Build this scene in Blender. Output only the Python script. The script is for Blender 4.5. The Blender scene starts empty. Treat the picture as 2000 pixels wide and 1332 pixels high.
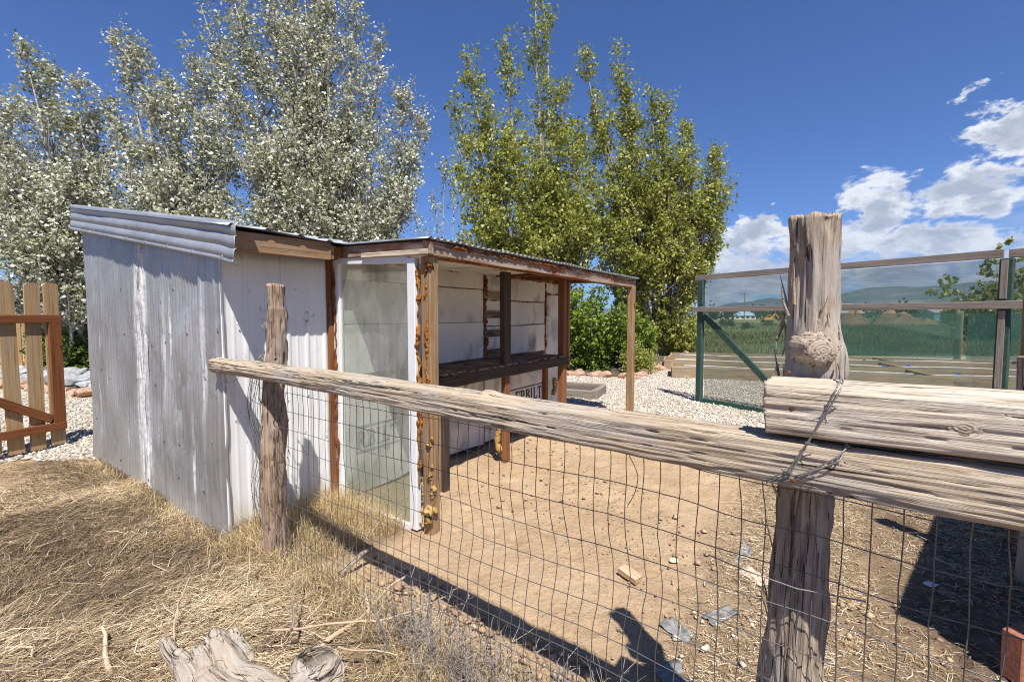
import bpy, bmesh, math, random
import numpy as np
from mathutils import Matrix, Vector

# ------------------------------------------------------------------ camera, sky, sun, exposure
scene = bpy.context.scene
COL = scene.collection
R = math.radians
CAM_H = 1.55

cam_d = bpy.data.cameras.new('camera')
cam_d.sensor_fit = 'HORIZONTAL'
cam_d.sensor_width = 36.0
cam_d.lens = 16.0
cam_d.clip_start = 0.02
cam_d.clip_end = 20000.0
cam = bpy.data.objects.new('camera', cam_d)
COL.objects.link(cam)
cam.location = (0, 0, CAM_H)
cam.rotation_euler = (R(90 - 3.22), 0, 0)
scene.camera = cam

SUN_EL = 58.5
SUN_AZ = 168.5           # clockwise from +Y
SUN_STRENGTH = 5.0
SKY_STRENGTH = 0.088
world = bpy.data.worlds.new('World')
scene.world = world
world.use_nodes = True


def build_world():
    nt = world.node_tree
    N, L = nt.nodes, nt.links
    N.clear()

    def math_node(op, a, b=None, c=None, clamp=False):
        n = N.new('ShaderNodeMath'); n.operation = op; n.use_clamp = clamp
        for i, q in enumerate((a, b, c)):
            if q is None: continue
            if isinstance(q, (int, float)): n.inputs[i].default_value = q
            else: L.new(q, n.inputs[i])
        return n.outputs[0]

    def smooth(x, lo, hi):
        n = N.new('ShaderNodeMapRange'); n.interpolation_type = 'SMOOTHSTEP'
        L.new(x, n.inputs['Value'])
        n.inputs['From Min'].default_value = lo; n.inputs['From Max'].default_value = hi
        return n.outputs['Result']
    out = N.new('ShaderNodeOutputWorld')
    bg = N.new('ShaderNodeBackground')
    sky = N.new('ShaderNodeTexSky'); sky.sky_type = 'NISHITA'; sky.sun_disc = False
    sky.sun_elevation = R(SUN_EL); sky.sun_rotation = R(SUN_AZ)
    sky.altitude = 1900; sky.air_density = 1.0; sky.dust_density = 0.25; sky.ozone_density = 2.2
    tc = N.new('ShaderNodeTexCoord')
    sep = N.new('ShaderNodeSeparateXYZ'); L.new(tc.outputs['Generated'], sep.inputs[0])
    az = math_node('MULTIPLY', math_node('ARCTAN2', sep.outputs[0], sep.outputs[1]), 57.2958)
    el = math_node('MULTIPLY', math_node('ARCSINE', sep.outputs[2]), 57.2958)

    # where clouds gather: a low bank all round the horizon and a few heaps above it
    blobs = [(37.4, 10.4, 4.6, 4.0, 1.0), (45.0, 11.0, 7.0, 3.0, 1.0), (48.0, 15.4, 4.2, 2.8, 1.0),
             (54, 12.5, 6.5, 5.5, 1.0), (27.0, 8.4, 6.0, 2.8, 1.0), (33.5, 6.8, 7.0, 3.4, 1.0), (42.0, 6.5, 9.0, 3.0, 1.0), (44.3, 18.6, 1.6, 1.0, .62),
             (46.5, 17.8, 1.0, .6, .55), (29.8, 12.2, 1.1, .45, .62),
             (62, 17, 5, 4, .9), (-70, 11, 9, 4, 1.0), (-110, 14, 10, 5, 1.0), (95, 12, 11, 5, 1.0), (140, 16, 12, 5, 1.0), (-150, 10, 14, 4, 1.0)]
    def warp(scale, amount, zoff):
        mpw = N.new('ShaderNodeMapping'); L.new(tc.outputs['Generated'], mpw.inputs['Vector'])
        mpw.inputs['Location'].default_value = (zoff, 3.1, zoff * 2)
        mpw.inputs['Scale'].default_value = (1, 1, 1.8)
        nw = N.new('ShaderNodeTexNoise'); nw.inputs['Scale'].default_value = scale; nw.inputs['Detail'].default_value = 5; nw.inputs['Roughness'].default_value = .6
        L.new(mpw.outputs[0], nw.inputs['Vector'])
        return math_node('MULTIPLY', math_node('SUBTRACT', nw.outputs['Fac'], .5), amount)
    az0, el0 = az, el
    az = math_node('ADD', az, warp(9.0, 13.0, 1.7))
    el = math_node('ADD', el, warp(11.0, 7.0, 5.3))
    cover = None
    for a, e, ra, re, amp in blobs:
        da = math_node('DIVIDE', math_node('SUBTRACT', az, a), ra)
        de = math_node('DIVIDE', math_node('SUBTRACT', el, e), re)
        q = math_node('ADD', math_node('MULTIPLY', da, da), math_node('MULTIPLY', de, de))
        m = math_node('MULTIPLY', math_node('MULTIPLY', math_node('SUBTRACT', 1.30, math_node('POWER', q, .5)), .95, clamp=True), amp)
        cover = m if cover is None else math_node('MAXIMUM', cover, m)
    wide = math_node('MULTIPLY', smooth(el, 12.5, 6.0), smooth(az, 15.0, 26.0))
    wide2 = math_node('MULTIPLY', smooth(el, 7.0, 2.5), smooth(az, -40.0, -60.0))
    bank = math_node('MULTIPLY', math_node('MAXIMUM', wide, wide2), 0.80)
    cover = math_node('MAXIMUM', cover, bank)

    def fbm(offset):
        mp = N.new('ShaderNodeMapping'); mp.vector_type = 'POINT'
        L.new(tc.outputs['Generated'], mp.inputs['Vector'])
        mp.inputs['Location'].default_value = (0, 0, offset)
        mp.inputs['Scale'].default_value = (1, 1, 2.1)
        nz = N.new('ShaderNodeTexNoise'); nz.inputs['Scale'].default_value = 10.5
        nz.inputs['Detail'].default_value = 10; nz.inputs['Roughness'].default_value = .64
        nz.inputs['Distortion'].default_value = .35
        L.new(mp.outputs[0], nz.inputs['Vector'])
        return nz.outputs['Fac']
    n0, n1 = fbm(0.0), fbm(-0.055)
    thr = math_node('SUBTRACT', .770, math_node('MULTIPLY', cover, .53))
    d0 = math_node('SUBTRACT', n0, thr)
    d1 = math_node('SUBTRACT', n1, thr)
    alpha = smooth(d0, -.01, .13)
    # thin veil of high cirrus low in the sky
    mp = N.new('ShaderNodeMapping'); L.new(tc.outputs['Generated'], mp.inputs['Vector'])
    mp.inputs['Scale'].default_value = (1.4, 1.4, 16)
    cz = N.new('ShaderNodeTexNoise'); cz.inputs['Scale'].default_value = 3.2; cz.inputs['Detail'].default_value = 8
    L.new(mp.outputs[0], cz.inputs['Vector'])
    veil = math_node('MULTIPLY', smooth(cz.outputs['Fac'], .42, .72), math_node('MULTIPLY', smooth(el, 13, 5), smooth(az, 22, 36)))
    veil = math_node('MULTIPLY', veil, .75)
    # optical depth towards the light from above: bases are thicker and greyer
    thick = math_node('ADD', math_node('MULTIPLY', smooth(d1, .02, .24), .68), math_node('MULTIPLY', smooth(d0, .08, .30), .32))
    ramp = N.new('ShaderNodeMix'); ramp.data_type = 'RGBA'
    L.new(thick, ramp.inputs['Factor'])
    k = 1.0 / SKY_STRENGTH
    ramp.inputs[6].default_value = (.66 * k, .67 * k, .69 * k, 1)
    ramp.inputs[7].default_value = (.30 * k, .335 * k, .40 * k, 1)
    m1 = N.new('ShaderNodeMix'); m1.data_type = 'RGBA'
    tint = N.new('ShaderNodeMix'); tint.data_type = 'RGBA'; tint.blend_type = 'MULTIPLY'; tint.inputs['Factor'].default_value = 1.0
    L.new(sky.outputs[0], tint.inputs[6]); tint.inputs[7].default_value = (.36, .60, 1.0, 1)   # polarised deep blue
    L.new(veil, m1.inputs['Factor']); L.new(tint.outputs[2], m1.inputs[6])
    m1.inputs[7].default_value = (.40 * k, .46 * k, .58 * k, 1)
    m2 = N.new('ShaderNodeMix'); m2.data_type = 'RGBA'
    L.new(alpha, m2.inputs['Factor']); L.new(m1.outputs[2], m2.inputs[6]); L.new(ramp.outputs[2], m2.inputs[7])
    L.new(m2.outputs[2], bg.inputs['Color'])
    bg.inputs['Strength'].default_value = SKY_STRENGTH
    L.new(bg.outputs[0], out.inputs['Surface'])


build_world()

sun_d = bpy.data.lights.new('sun', 'SUN')
sun_d.energy = SUN_STRENGTH
sun_d.angle = R(0.53)
sun_d.color = (1.0, .955, .88)
sun = bpy.data.objects.new('sun', sun_d)
COL.objects.link(sun)
LIGHT = Vector((-math.sin(R(SUN_AZ)) * math.cos(R(SUN_EL)), -math.cos(R(SUN_AZ)) * math.cos(R(SUN_EL)), -math.sin(R(SUN_EL))))
sun.rotation_euler = LIGHT.to_track_quat('-Z', 'Y').to_euler()
sun.location = (3, -10, 20)

vs = scene.view_settings
vs.view_transform = 'Standard'
vs.look = 'None'
vs.exposure = 0.62
vs.gamma = 1.0
vs.use_curve_mapping = False
scene.render.film_transparent = False
scene.cycles.max_bounces = 6
scene.cycles.diffuse_bounces = 3
scene.cycles.glossy_bounces = 3
scene.cycles.transparent_max_bounces = 14
scene.cycles.volume_bounces = 0
scene.cycles.filter_width = 1.1
scene.cycles.use_denoising = True
scene.cycles.denoising_input_passes = 'RGB_ALBEDO_NORMAL'
scene.cycles.denoising_prefilter = 'NONE'
scene.cycles.use_adaptive_sampling = False
scene.cycles.sample_clamp_indirect = 4.0
world.cycles.sampling_method = 'MANUAL'
world.cycles.sample_map_resolution = 512

rng = np.random.default_rng(11)
random.seed(11)

# ------------------------------------------------------------------ numpy noise


def _hash(i, j, k):
    h = (i.astype(np.int64) * 374761393 + j.astype(np.int64) * 668265263 + k.astype(np.int64) * 2147483647) & 0xffffffff
    h = ((h ^ (h >> 13)) * 1274126177) & 0xffffffff
    h = (h ^ (h >> 16)) & 0xffffffff
    return h / 4294967295.0


def vnoise(p):
    p = np.asarray(p, float)
    i = np.floor(p).astype(np.int64)
    f = p - i
    w = f * f * (3 - 2 * f)
    r = 0
    for a in (0, 1):
        for b in (0, 1):
            for c in (0, 1):
                ww = (w[..., 0] if a else 1 - w[..., 0]) * (w[..., 1] if b else 1 - w[..., 1]) * (w[..., 2] if c else 1 - w[..., 2])
                r = r + ww * _hash(i[..., 0] + a, i[..., 1] + b, i[..., 2] + c)
    return r * 2 - 1


def fbm(p, octaves=4, gain=.5):
    p = np.asarray(p, float)
    r, a = 0, 1.0
    for o in range(octaves):
        r = r + a * vnoise(p + 17.3 * o)
        p = p * 2.03
        a *= gain
    return r


def P3(x, y, z=0.0):
    x, y = np.broadcast_arrays(np.asarray(x, float), np.asarray(y, float))
    return np.stack([x, y, np.full_like(x, z)], -1)


# ------------------------------------------------------------------ object helpers
def V(*a): return np.array(a, float)


def unit(a):
    a = np.asarray(a, float)
    return a / np.linalg.norm(a)


def props(o, label=None, cat=None, group=None, kind=None):
    if label: o['label'] = label
    if cat: o['category'] = cat
    if group: o['group'] = group
    if kind: o['kind'] = kind
    return o


def thing(name, loc, label, cat, group=None):
    o = bpy.data.objects.new(name, None)
    o.empty_display_size = .1
    o.location = tuple(loc)
    COL.objects.link(o)
    return props(o, label, cat, group)


def wloc(o):
    """world translation of an object in this script's translation-only parent chains"""
    l = Vector(o.matrix_basis.translation)
    return l if o.parent is None else None


WORLD = {}


def place(o, parent, M):
    """set o's world matrix to M under parent"""
    M = Matrix(M)
    WORLD[o.name] = M
    if parent is not None:
        o.parent = parent
        pm = WORLD.get(parent.name)
        if pm is None: pm = Matrix.Translation(parent.location)
        o.matrix_basis = pm.inverted() @ M
    else:
        o.matrix_basis = M
    return o


def mesh_data(name, verts, faces, smooth=False):
    me = bpy.data.meshes.new(name)
    if isinstance(faces, np.ndarray):
        verts = np.asarray(verts, np.float32)
        nf, k = faces.shape
        me.vertices.add(len(verts)); me.vertices.foreach_set('co', verts.ravel())
        me.loops.add(nf * k); me.loops.foreach_set('vertex_index', faces.astype(np.int32).ravel())
        me.polygons.add(nf)
        me.polygons.foreach_set('loop_start', np.arange(0, nf * k, k, dtype=np.int32))
        me.update(calc_edges=True)
    else:
        me.from_pydata([tuple(map(float, q)) for q in verts], [], [tuple(int(i) for i in f) for f in faces])
        me.update()
    if smooth:
        me.polygons.foreach_set('use_smooth', np.ones(len(me.polygons), bool))
    return me


def obj(name, me, mat, parent=None, M=None):
    o = bpy.data.objects.new(name, me)
    COL.objects.link(o)
    if mat is not None and len(me.materials) == 0: me.materials.append(mat)
    place(o, parent, M if M is not None else Matrix.Identity(4))
    return o


def color_attr(me, cols, name='tint'):
    a = me.color_attributes.new(name, 'FLOAT_COLOR', 'POINT')
    c = np.ones((len(me.vertices), 4), np.float32)
    cols = np.asarray(cols, np.float32)
    if cols.ndim == 1: c[:, :3] = cols[:, None]
    else: c[:, :3] = cols
    a.data.foreach_set('color', c.ravel())


def frame(x, up):
    x = unit(x); up = np.asarray(up, float)
    z = up - x * (up @ x)
    if np.linalg.norm(z) < 1e-6: z = V(1, 0, 0) - x * x[0]
    z = unit(z); y = np.cross(z, x)
    return x, y, z


def mat4(x, y, z, o):
    return Matrix(((x[0], y[0], z[0], o[0]), (x[1], y[1], z[1], o[1]), (x[2], y[2], z[2], o[2]), (0, 0, 0, 1)))


_seed = [0]


def board(name, parent, a, b, w, t, mat, up=(0, 0, 1), seg=1, wob=0.0, chamfer=None, warp=0.0, label=None):
    """sawn board from a to b: w along up, t across; local x runs along the grain"""
    a, b = np.asarray(a, float), np.asarray(b, float)
    L = np.linalg.norm(b - a)
    x, y, z = frame(b - a, up)
    c = chamfer if chamfer is not None else min(w, t) * .09
    hw, ht = w / 2, t / 2
    prof = np.array([(-ht + c, -hw), (ht - c, -hw), (ht, -hw + c), (ht, hw - c), (ht - c, hw), (-ht + c, hw), (-ht, hw - c), (-ht, -hw + c)])
    _seed[0] += 1
    s = _seed[0] * 7.31
    xs = [0.0, c] + [L * i / seg for i in range(1, seg)] + [L - c, L]
    verts = []
    for i, q in enumerate(xs):
        k = 1 - c / max(hw, ht) if i in (0, len(xs) - 1) else 1.0
        pr = prof * np.array([1 if ht < 3 * c else k, k])
        if wob:
            n = fbm(np.stack([np.full(8, q * 3 + s), pr[:, 0] * 40, pr[:, 1] * 40 + s], -1), 3)
            pr = pr * (1 + wob / min(hw, ht) * n[:, None])
        if warp:
            pr = pr + warp * np.array([math.sin(q * 1.7 + s), math.cos(q * 1.3 + 2 * s)])
        for e in pr: verts.append((q, e[0], e[1]))
    n = len(xs)
    faces = [tuple(range(7, -1, -1)), tuple(range((n - 1) * 8, n * 8))]
    for i in range(n - 1):
        for j in range(8):
            k = (j + 1) % 8
            faces.append((i * 8 + j, i * 8 + k, (i + 1) * 8 + k, (i + 1) * 8 + j))
    me = mesh_data(name, verts, faces)
    o = obj(name, me, mat, parent, mat4(x, y, z, a))
    if label: o['label'] = label
    return o


def loft(rings, close_ends=True):
    """rings: (n,m,3) -> verts, faces"""
    rings = np.asarray(rings)
    n, m, _ = rings.shape
    verts = rings.reshape(-1, 3)
    faces = []
    i, j = np.meshgrid(np.arange(n - 1), np.arange(m), indexing='ij')
    k = (j + 1) % m
    q = np.stack([i * m + j, i * m + k, (i + 1) * m + k, (i + 1) * m + j], -1).reshape(-1, 4)
    faces = [tuple(f) for f in q.tolist()]
    if close_ends:
        faces.append(tuple(range(m - 1, -1, -1)))
        faces.append(tuple(range((n - 1) * m, n * m)))
    return verts, faces


def grain_log(name, parent, a, b, rad, mat, rings=120, sides=48, groove=.006, square=None, knots=(), bend=None, up=(0, 0, 1), seed=0.0, end_rough=.006, label=None, crack=.0, flare=None):
    """weathered pole or timber; rad(t)->(ry,rz); knots: (t, angle, height, size)"""
    a, b = np.asarray(a, float), np.asarray(b, float)
    L = np.linalg.norm(b - a)
    x, y, z = frame(b - a, up)
    t = np.linspace(0, 1, rings)
    th = np.linspace(0, 2 * np.pi, sides, endpoint=False)
    T, TH = np.meshgrid(t, th, indexing='ij')
    ry = np.array([rad(q)[0] for q in t])[:, None]
    rz = np.array([rad(q)[1] for q in t])[:, None]
    e = np.array([(square(q) if square else 2.0) for q in t])[:, None]
    c, s = np.cos(TH), np.sin(TH)
    k = (np.abs(c) ** e + np.abs(s) ** e) ** (-1 / e)
    yy, zz = c * k, s * k
    X = T * L
    # lengthwise furrows, slow swelling, fine fibres
    nf = fbm(np.stack([X * 4.0 + seed, yy * 12 + seed, zz * 12], -1), 3)
    nr = 1 - np.abs(fbm(np.stack([X * 3.0 + seed * 2, yy * 15, zz * 15 + seed], -1), 3))
    ns = fbm(np.stack([X * 5 + seed, yy * 1.3, zz * 1.3 + seed], -1), 2)
    d = groove * (.55 * nf - .9 * np.clip(nr - .72, 0, 1) * 3.0) + groove * .9 * ns
    if crack:
        cr = np.abs(fbm(np.stack([X * 1.1 + seed * 3, yy * 3.1 + seed, zz * 3.1], -1), 2))
        d = d - crack * np.clip(1 - cr / .05, 0, 1)
    for (kt, ka, kh, ks) in knots:
        da = np.angle(np.exp(1j * (TH - ka))) * (ry + rz) / 2
        dd = np.sqrt(((X - kt * L) / 1.3) ** 2 + da ** 2) / ks
        d = d + kh * np.exp(-dd ** 2 * 1.6) * (1 - .45 * np.exp(-(dd * 2.4) ** 2))
    Y = yy * ry + c * d
    Z = zz * rz + s * d
    if bend is not None:
        B = np.array([bend(q) for q in t])
        Y = Y + B[:, :1]; Z = Z + B[:, 1:2]
    # ragged sawn ends
    X = X + end_rough * fbm(np.stack([T * 0 + seed, yy * 4, zz * 4], -1), 3) * ((T == 0) | (T == 1))
    rings_ = np.stack([X, Y, Z], -1)
    # slightly domed caps
    cap0 = rings_[0].copy(); cap1 = rings_[-1].copy()
    cap0[:, 1:] = cap0[:, 1:].mean(0) + (cap0[:, 1:] - cap0[:, 1:].mean(0)) * .55; cap0[:, 0] -= .003 + .004 * rng.random(sides)
    cap1[:, 1:] = cap1[:, 1:].mean(0) + (cap1[:, 1:] - cap1[:, 1:].mean(0)) * .55; cap1[:, 0] += .003 + .004 * rng.random(sides)
    allr = np.concatenate([cap0[None], rings_, cap1[None]], 0)
    v, f = loft(allr)
    me = mesh_data(name, v, f, smooth=True)
    o = obj(name, me, mat, parent, mat4(x, y, z, a))
    if label: o['label'] = label
    return o


def tube(points, radii, sides=6):
    """tube along world polyline -> verts, quads arrays"""
    pts = np.asarray(points, float); n = len(pts)
    radii = np.broadcast_to(np.asarray(radii, float), (n,))
    tg = np.gradient(pts, axis=0)
    tg /= np.maximum(np.linalg.norm(tg, axis=1, keepdims=True), 1e-9)
    ref = V(0, 0, 1) if abs(tg[0][2]) < .9 else V(1, 0, 0)
    s = np.cross(tg, ref); s /= np.maximum(np.linalg.norm(s, axis=1, keepdims=True), 1e-9)
    q = np.cross(s, tg)
    th = np.linspace(0, 2 * np.pi, sides, endpoint=False)
    r = pts[:, None, :] + radii[:, None, None] * (np.cos(th)[None, :, None] * s[:, None, :] + np.sin(th)[None, :, None] * q[:, None, :])
    i, j = np.meshgrid(np.arange(n - 1), np.arange(sides), indexing='ij')
    k = (j + 1) % sides
    f = np.stack([i * sides + j, i * sides + k, (i + 1) * sides + k, (i + 1) * sides + j], -1).reshape(-1, 4)
    return r.reshape(-1, 3), f


class Pile:
    """collect quad meshes into one"""
    def __init__(self): self.v, self.f, self.c, self.n = [], [], [], 0

    def add(self, v, f, c=None):
        self.v.append(np.asarray(v)); self.f.append(np.asarray(f) + self.n); self.n += len(v)
        if c is not None: self.c.append(np.broadcast_to(np.asarray(c, float), (len(v), 3)))

    def mesh(self, name, smooth=False, origin=None):
        v = np.concatenate(self.v)
        if origin is not None: v = v - np.asarray(origin)[None]
        me = mesh_data(name, v, np.concatenate(self.f), smooth)
        if self.c: color_attr(me, np.concatenate(self.c))
        return me


def wire(name, parent, pts, r, mat, sides=5):
    pts = np.asarray(pts, float)
    o = pts[0].copy()
    v, f = tube(pts - o, r, sides)
    me = mesh_data(name, v, f, smooth=True)
    return obj(name, me, mat, parent, Matrix.Translation(o))


def rock_mesh(name, size, seed, sub=2, rough=.35, flat=1.0):
    bm = bmesh.new()
    bmesh.ops.create_icosphere(bm, subdivisions=sub, radius=1.0)
    p = np.array([v.co[:] for v in bm.verts])
    d = 1 + rough * fbm(p * 1.3 + seed * 5.7, 3)
    # chipped planes
    r2 = np.random.default_rng(int(seed * 100) + 5)
    q = p * d[:, None]
    for _ in range(7):
        n = unit(r2.normal(size=3)); h = .55 + .3 * r2.random()
        e = q @ n - h
        q = q - np.clip(e, 0, None)[:, None] * n[None]
    q = q * np.asarray(size)[None]
    q[:, 2] *= flat
    for v, c in zip(bm.verts, q): v.co = c
    me = bpy.data.meshes.new(name); bm.to_mesh(me); bm.free()
    return me


# ------------------------------------------------------------------ materials
class NT:
    def __init__(self, name):
        self.m = bpy.data.materials.new(name); self.m.use_nodes = True
        self.t = self.m.node_tree; self.N = self.t.nodes; self.L = self.t.links
        self.N.clear()
        self.out = self.N.new('ShaderNodeOutputMaterial')

    def n(self, kind, **kw):
        n = self.N.new('ShaderNode' + kind)
        for k, v in kw.items(): setattr(n, k, v)
        return n

    def link(self, a, b): self.L.new(a, b)

    def val(self, s, v):
        if hasattr(v, 'is_linked') or hasattr(v, 'links'): self.L.new(v, s)
        elif isinstance(v, tuple) and len(v) == 3 and s.type == 'RGBA': s.default_value = (*v, 1)
        else: s.default_value = v

    def coord(self, scale=(1, 1, 1), obj=True, jitter=True, kind='Object'):
        tc = self.n('TexCoord')
        mp = self.n('Mapping'); mp.inputs['Scale'].default_value = scale
        src = tc.outputs[kind]
        if jitter:
            oi = self.n('ObjectInfo')
            mm = self.n('Math', operation='MULTIPLY'); mm.inputs[1].default_value = 37.0
            self.link(oi.outputs['Random'], mm.inputs[0])
            ad = self.n('VectorMath', operation='ADD')
            self.link(src, ad.inputs[0]); self.link(mm.outputs[0], ad.inputs[1])
            src = ad.outputs[0]
        self.link(src, mp.inputs['Vector'])
        return mp.outputs[0]

    def noise(self, vec, scale=5, detail=5, rough=.55, dist=0.0):
        n = self.n('TexNoise')
        n.inputs['Scale'].default_value = scale; n.inputs['Detail'].default_value = detail
        n.inputs['Roughness'].default_value = rough; n.inputs['Distortion'].default_value = dist
        if vec is not None: self.link(vec, n.inputs['Vector'])
        return n.outputs['Fac']

    def ramp(self, fac, stops):
        r = self.n('ValToRGB'); e = r.color_ramp.elements
        while len(e) < len(stops): e.new(.5)
        for k, (p, c) in zip(e, stops):
            k.position = p; k.color = (*c, 1) if not isinstance(c, (int, float)) else (c, c, c, 1)
        self.link(fac, r.inputs[0])
        return r.outputs[0]

    def mix(self, fac, a, b, blend='MIX'):
        m = self.n('Mix', data_type='RGBA', blend_type=blend)
        self.val(m.inputs['Factor'], fac); self.val(m.inputs[6], a); self.val(m.inputs[7], b)
        return m.outputs[2]

    def math(self, op, a, b=0.0, clamp=False):
        m = self.n('Math', operation=op, use_clamp=clamp)
        self.val(m.inputs[0], a); self.val(m.inputs[1], b)
        return m.outputs[0]

    def range(self, x, lo, hi, a=0., b=1.):
        m = self.n('MapRange'); self.val(m.inputs['Value'], x)
        for k, v in (('From Min', lo), ('From Max', hi), ('To Min', a), ('To Max', b)): m.inputs[k].default_value = v
        return m.outputs[0]

    def attr(self, name='tint'):
        a = self.n('Attribute', attribute_name=name, attribute_type='GEOMETRY')
        return a.outputs['Color']

    def bump(self, h, strength=.4, dist=.01, normal=None):
        b = self.n('Bump'); b.inputs['Strength'].default_value = strength; b.inputs['Distance'].default_value = dist
        self.link(h, b.inputs['Height'])
        if normal is not None: self.link(normal, b.inputs['Normal'])
        return b.outputs[0]

    def done(self, color, rough=.8, metal=0.0, normal=None, spec=.3, **kw):
        p = self.n('BsdfPrincipled')
        self.val(p.inputs['Base Color'], color); self.val(p.inputs['Roughness'], rough); self.val(p.inputs['Metallic'], metal)
        p.inputs['Specular IOR Level'].default_value = spec
        if normal is not None: self.link(normal, p.inputs['Normal'])
        for k, v in kw.items(): self.val(p.inputs[k.replace('_', ' ')], v)
        self.link(p.outputs[0], self.out.inputs['Surface'])
        return self.m


def wood(name, light, mid, dark, grain=1.0, crack=.5, bump=.5, stain=None, stain_amt=.5, rough=.82, patch=.5, attr=False):
    """weathered timber, grain along local x"""
    b = NT(name)
    if attr:                      # grain direction carried by the mesh (bent limbs)
        def coord(sc):
            a = b.n('Attribute', attribute_name='grain', attribute_type='GEOMETRY')
            mp = b.n('Mapping'); mp.inputs['Scale'].default_value = sc
            b.link(a.outputs['Vector'], mp.inputs['Vector'])
            return mp.outputs[0]
        b.coord = coord
    v1 = b.coord((1.7 * grain, 56 * grain, 56 * grain))
    v2 = b.coord((7 * grain, 210 * grain, 210 * grain))
    v3 = b.coord((1.3, 4.5, 4.5))
    g1 = b.noise(v1, 1.0, 7, .62, .6)
    g2 = b.noise(v2, 1.0, 4, .6, .3)
    g3 = b.noise(v3, 1.0, 5, .6, .4)
    c = b.ramp(g1, [(.30, dark), (.46, mid), (.62, light), (.78, tuple(min(1, q * 1.12) for q in light))])
    c = b.mix(b.range(g2, .42, .62, 0, .55), c, b.ramp(g2, [(.3, dark), (.7, light)]), 'MIX')
    c = b.mix(b.range(g3, .45, .7, 0, patch), c, mid)
    if stain is not None:
        v4 = b.coord((2.0, 7, 7))
        g4 = b.noise(v4, 1.3, 6, .62, .5)
        c = b.mix(b.range(g4, .46, .62, 0, stain_amt), c, stain)
    vc = b.coord((1.5 * grain, 92 * grain, 92 * grain))
    gc = b.noise(vc, 1.0, 5, .58, .5)
    ck = b.ramp(gc, [(.33, 1.0), (.40, 0.0)])
    c = b.mix(b.math('MULTIPLY', ck, crack), c, tuple(q * .22 for q in dark))
    h = b.math('ADD', b.math('MULTIPLY', g1, .7), b.math('MULTIPLY', g2, .45))
    h = b.math('SUBTRACT', h, b.math('MULTIPLY', ck, .9 * crack))
    return b.done(c, rough, normal=b.bump(h, bump, .008), spec=.15)


M = {}
M['rail'] = wood('weathered_rail_wood', (.60, .495, .37), (.43, .335, .235), (.17, .12, .08), 1.0, 1.0, 1.0, stain=(.40, .37, .335), stain_amt=.65)
M['timber'] = wood('bleached_timber_wood', (.70, .60, .475), (.535, .435, .325), (.22, .16, .11), 1.0, 1.0, 1.0, stain=(.60, .545, .47), stain_amt=.5)
M['bark'] = wood('juniper_bark_wood', (.47, .345, .25), (.30, .205, .14), (.105, .065, .042), 1.35, .9, 1.0, stain=(.36, .31, .27), stain_amt=.55)
M['post'] = wood('grey_brown_post_wood', (.53, .44, .345), (.345, .265, .195), (.115, .08, .055), 1.2, .9, 1.0, stain=(.42, .385, .35), stain_amt=.7)
M['splinter'] = wood('splinter_wood', (.66, .50, .34), (.52, .36, .22), (.25, .16, .10), 1.5, .4, .6)
M['grey_rail'] = wood('silver_grey_lumber', (.34, .29, .25), (.24, .20, .17), (.09, .07, .058), 1.0, .7, .6)
M['lumber'] = wood('aged_brown_lumber', (.36, .225, .125), (.255, .15, .08), (.10, .055, .03), 1.0, .5, .5, stain=(.30, .25, .19), stain_amt=.6)
M['lumber_red'] = wood('red_brown_lumber', (.31, .135, .058), (.21, .085, .036), (.08, .035, .018), 1.0, .5, .5, stain=(.15, .08, .05), stain_amt=.5)
M['post_tan'] = wood('tan_treated_lumber', (.40, .285, .165), (.30, .195, .105), (.13, .08, .042), .9, .5, .5, stain=(.25, .13, .06), stain_amt=.6)
M['beam'] = wood('flaking_beam_lumber', (.50, .42, .35), (.34, .25, .18), (.11, .07, .045), 1.0, .7, .7, stain=(.24, .10, .045), stain_amt=.9)
M['burnt'] = wood('charred_lumber', (.095, .073, .058), (.050, .038, .032), (.014, .011, .010), 1.0, .6, .6, stain=(.10, .07, .05), stain_amt=.35)
M['slat'] = wood('scorched_slat_wood', (.34, .25, .185), (.19, .13, .095), (.045, .032, .026), 1.0, .6, .6, stain=(.035, .028, .026), stain_amt=.8)
M['picket'] = wood('faded_picket_wood', (.50, .345, .185), (.395, .255, .125), (.19, .11, .052), .8, .35, .4, stain=(.36, .30, .22), stain_amt=.5)
M['redwood'] = wood('stained_redwood', (.26, .105, .042), (.20, .074, .030), (.09, .034, .017), .8, .4, .4)
M['bedwood'] = wood('raised_bed_wood', (.42, .32, .20), (.33, .235, .14), (.16, .11, .065), .7, .4, .4, stain=(.25, .22, .18), stain_amt=.5)
M['drift'] = wood('driftwood_grey', (.50, .45, .39), (.36, .315, .265), (.115, .095, .078), .9, .9, 1.0, stain=(.42, .30, .18), stain_amt=.4, attr=True)
M['twig'] = wood('pale_twig_wood', (.66, .52, .36), (.54, .40, .26), (.28, .19, .12), 1.2, .4, .5, attr=True)
M['farwood'] = wood('far_fence_wood', (.46, .30, .16), (.38, .235, .12), (.22, .13, .07), .5, .2, .2)


def simple(name, c, rough=.7, metal=0., nscale=8, amt=.25, bump=0., spec=.3):
    b = NT(name)
    g = b.noise(b.coord(), nscale, 6, .6)
    col = b.mix(b.range(g, .3, .7), tuple(q * (1 - amt) for q in c), tuple(min(1, q * (1 + amt)) for q in c))
    nm = b.bump(g, bump, .01) if bump else None
    return b.done(col, rough, metal, nm, spec)


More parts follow.
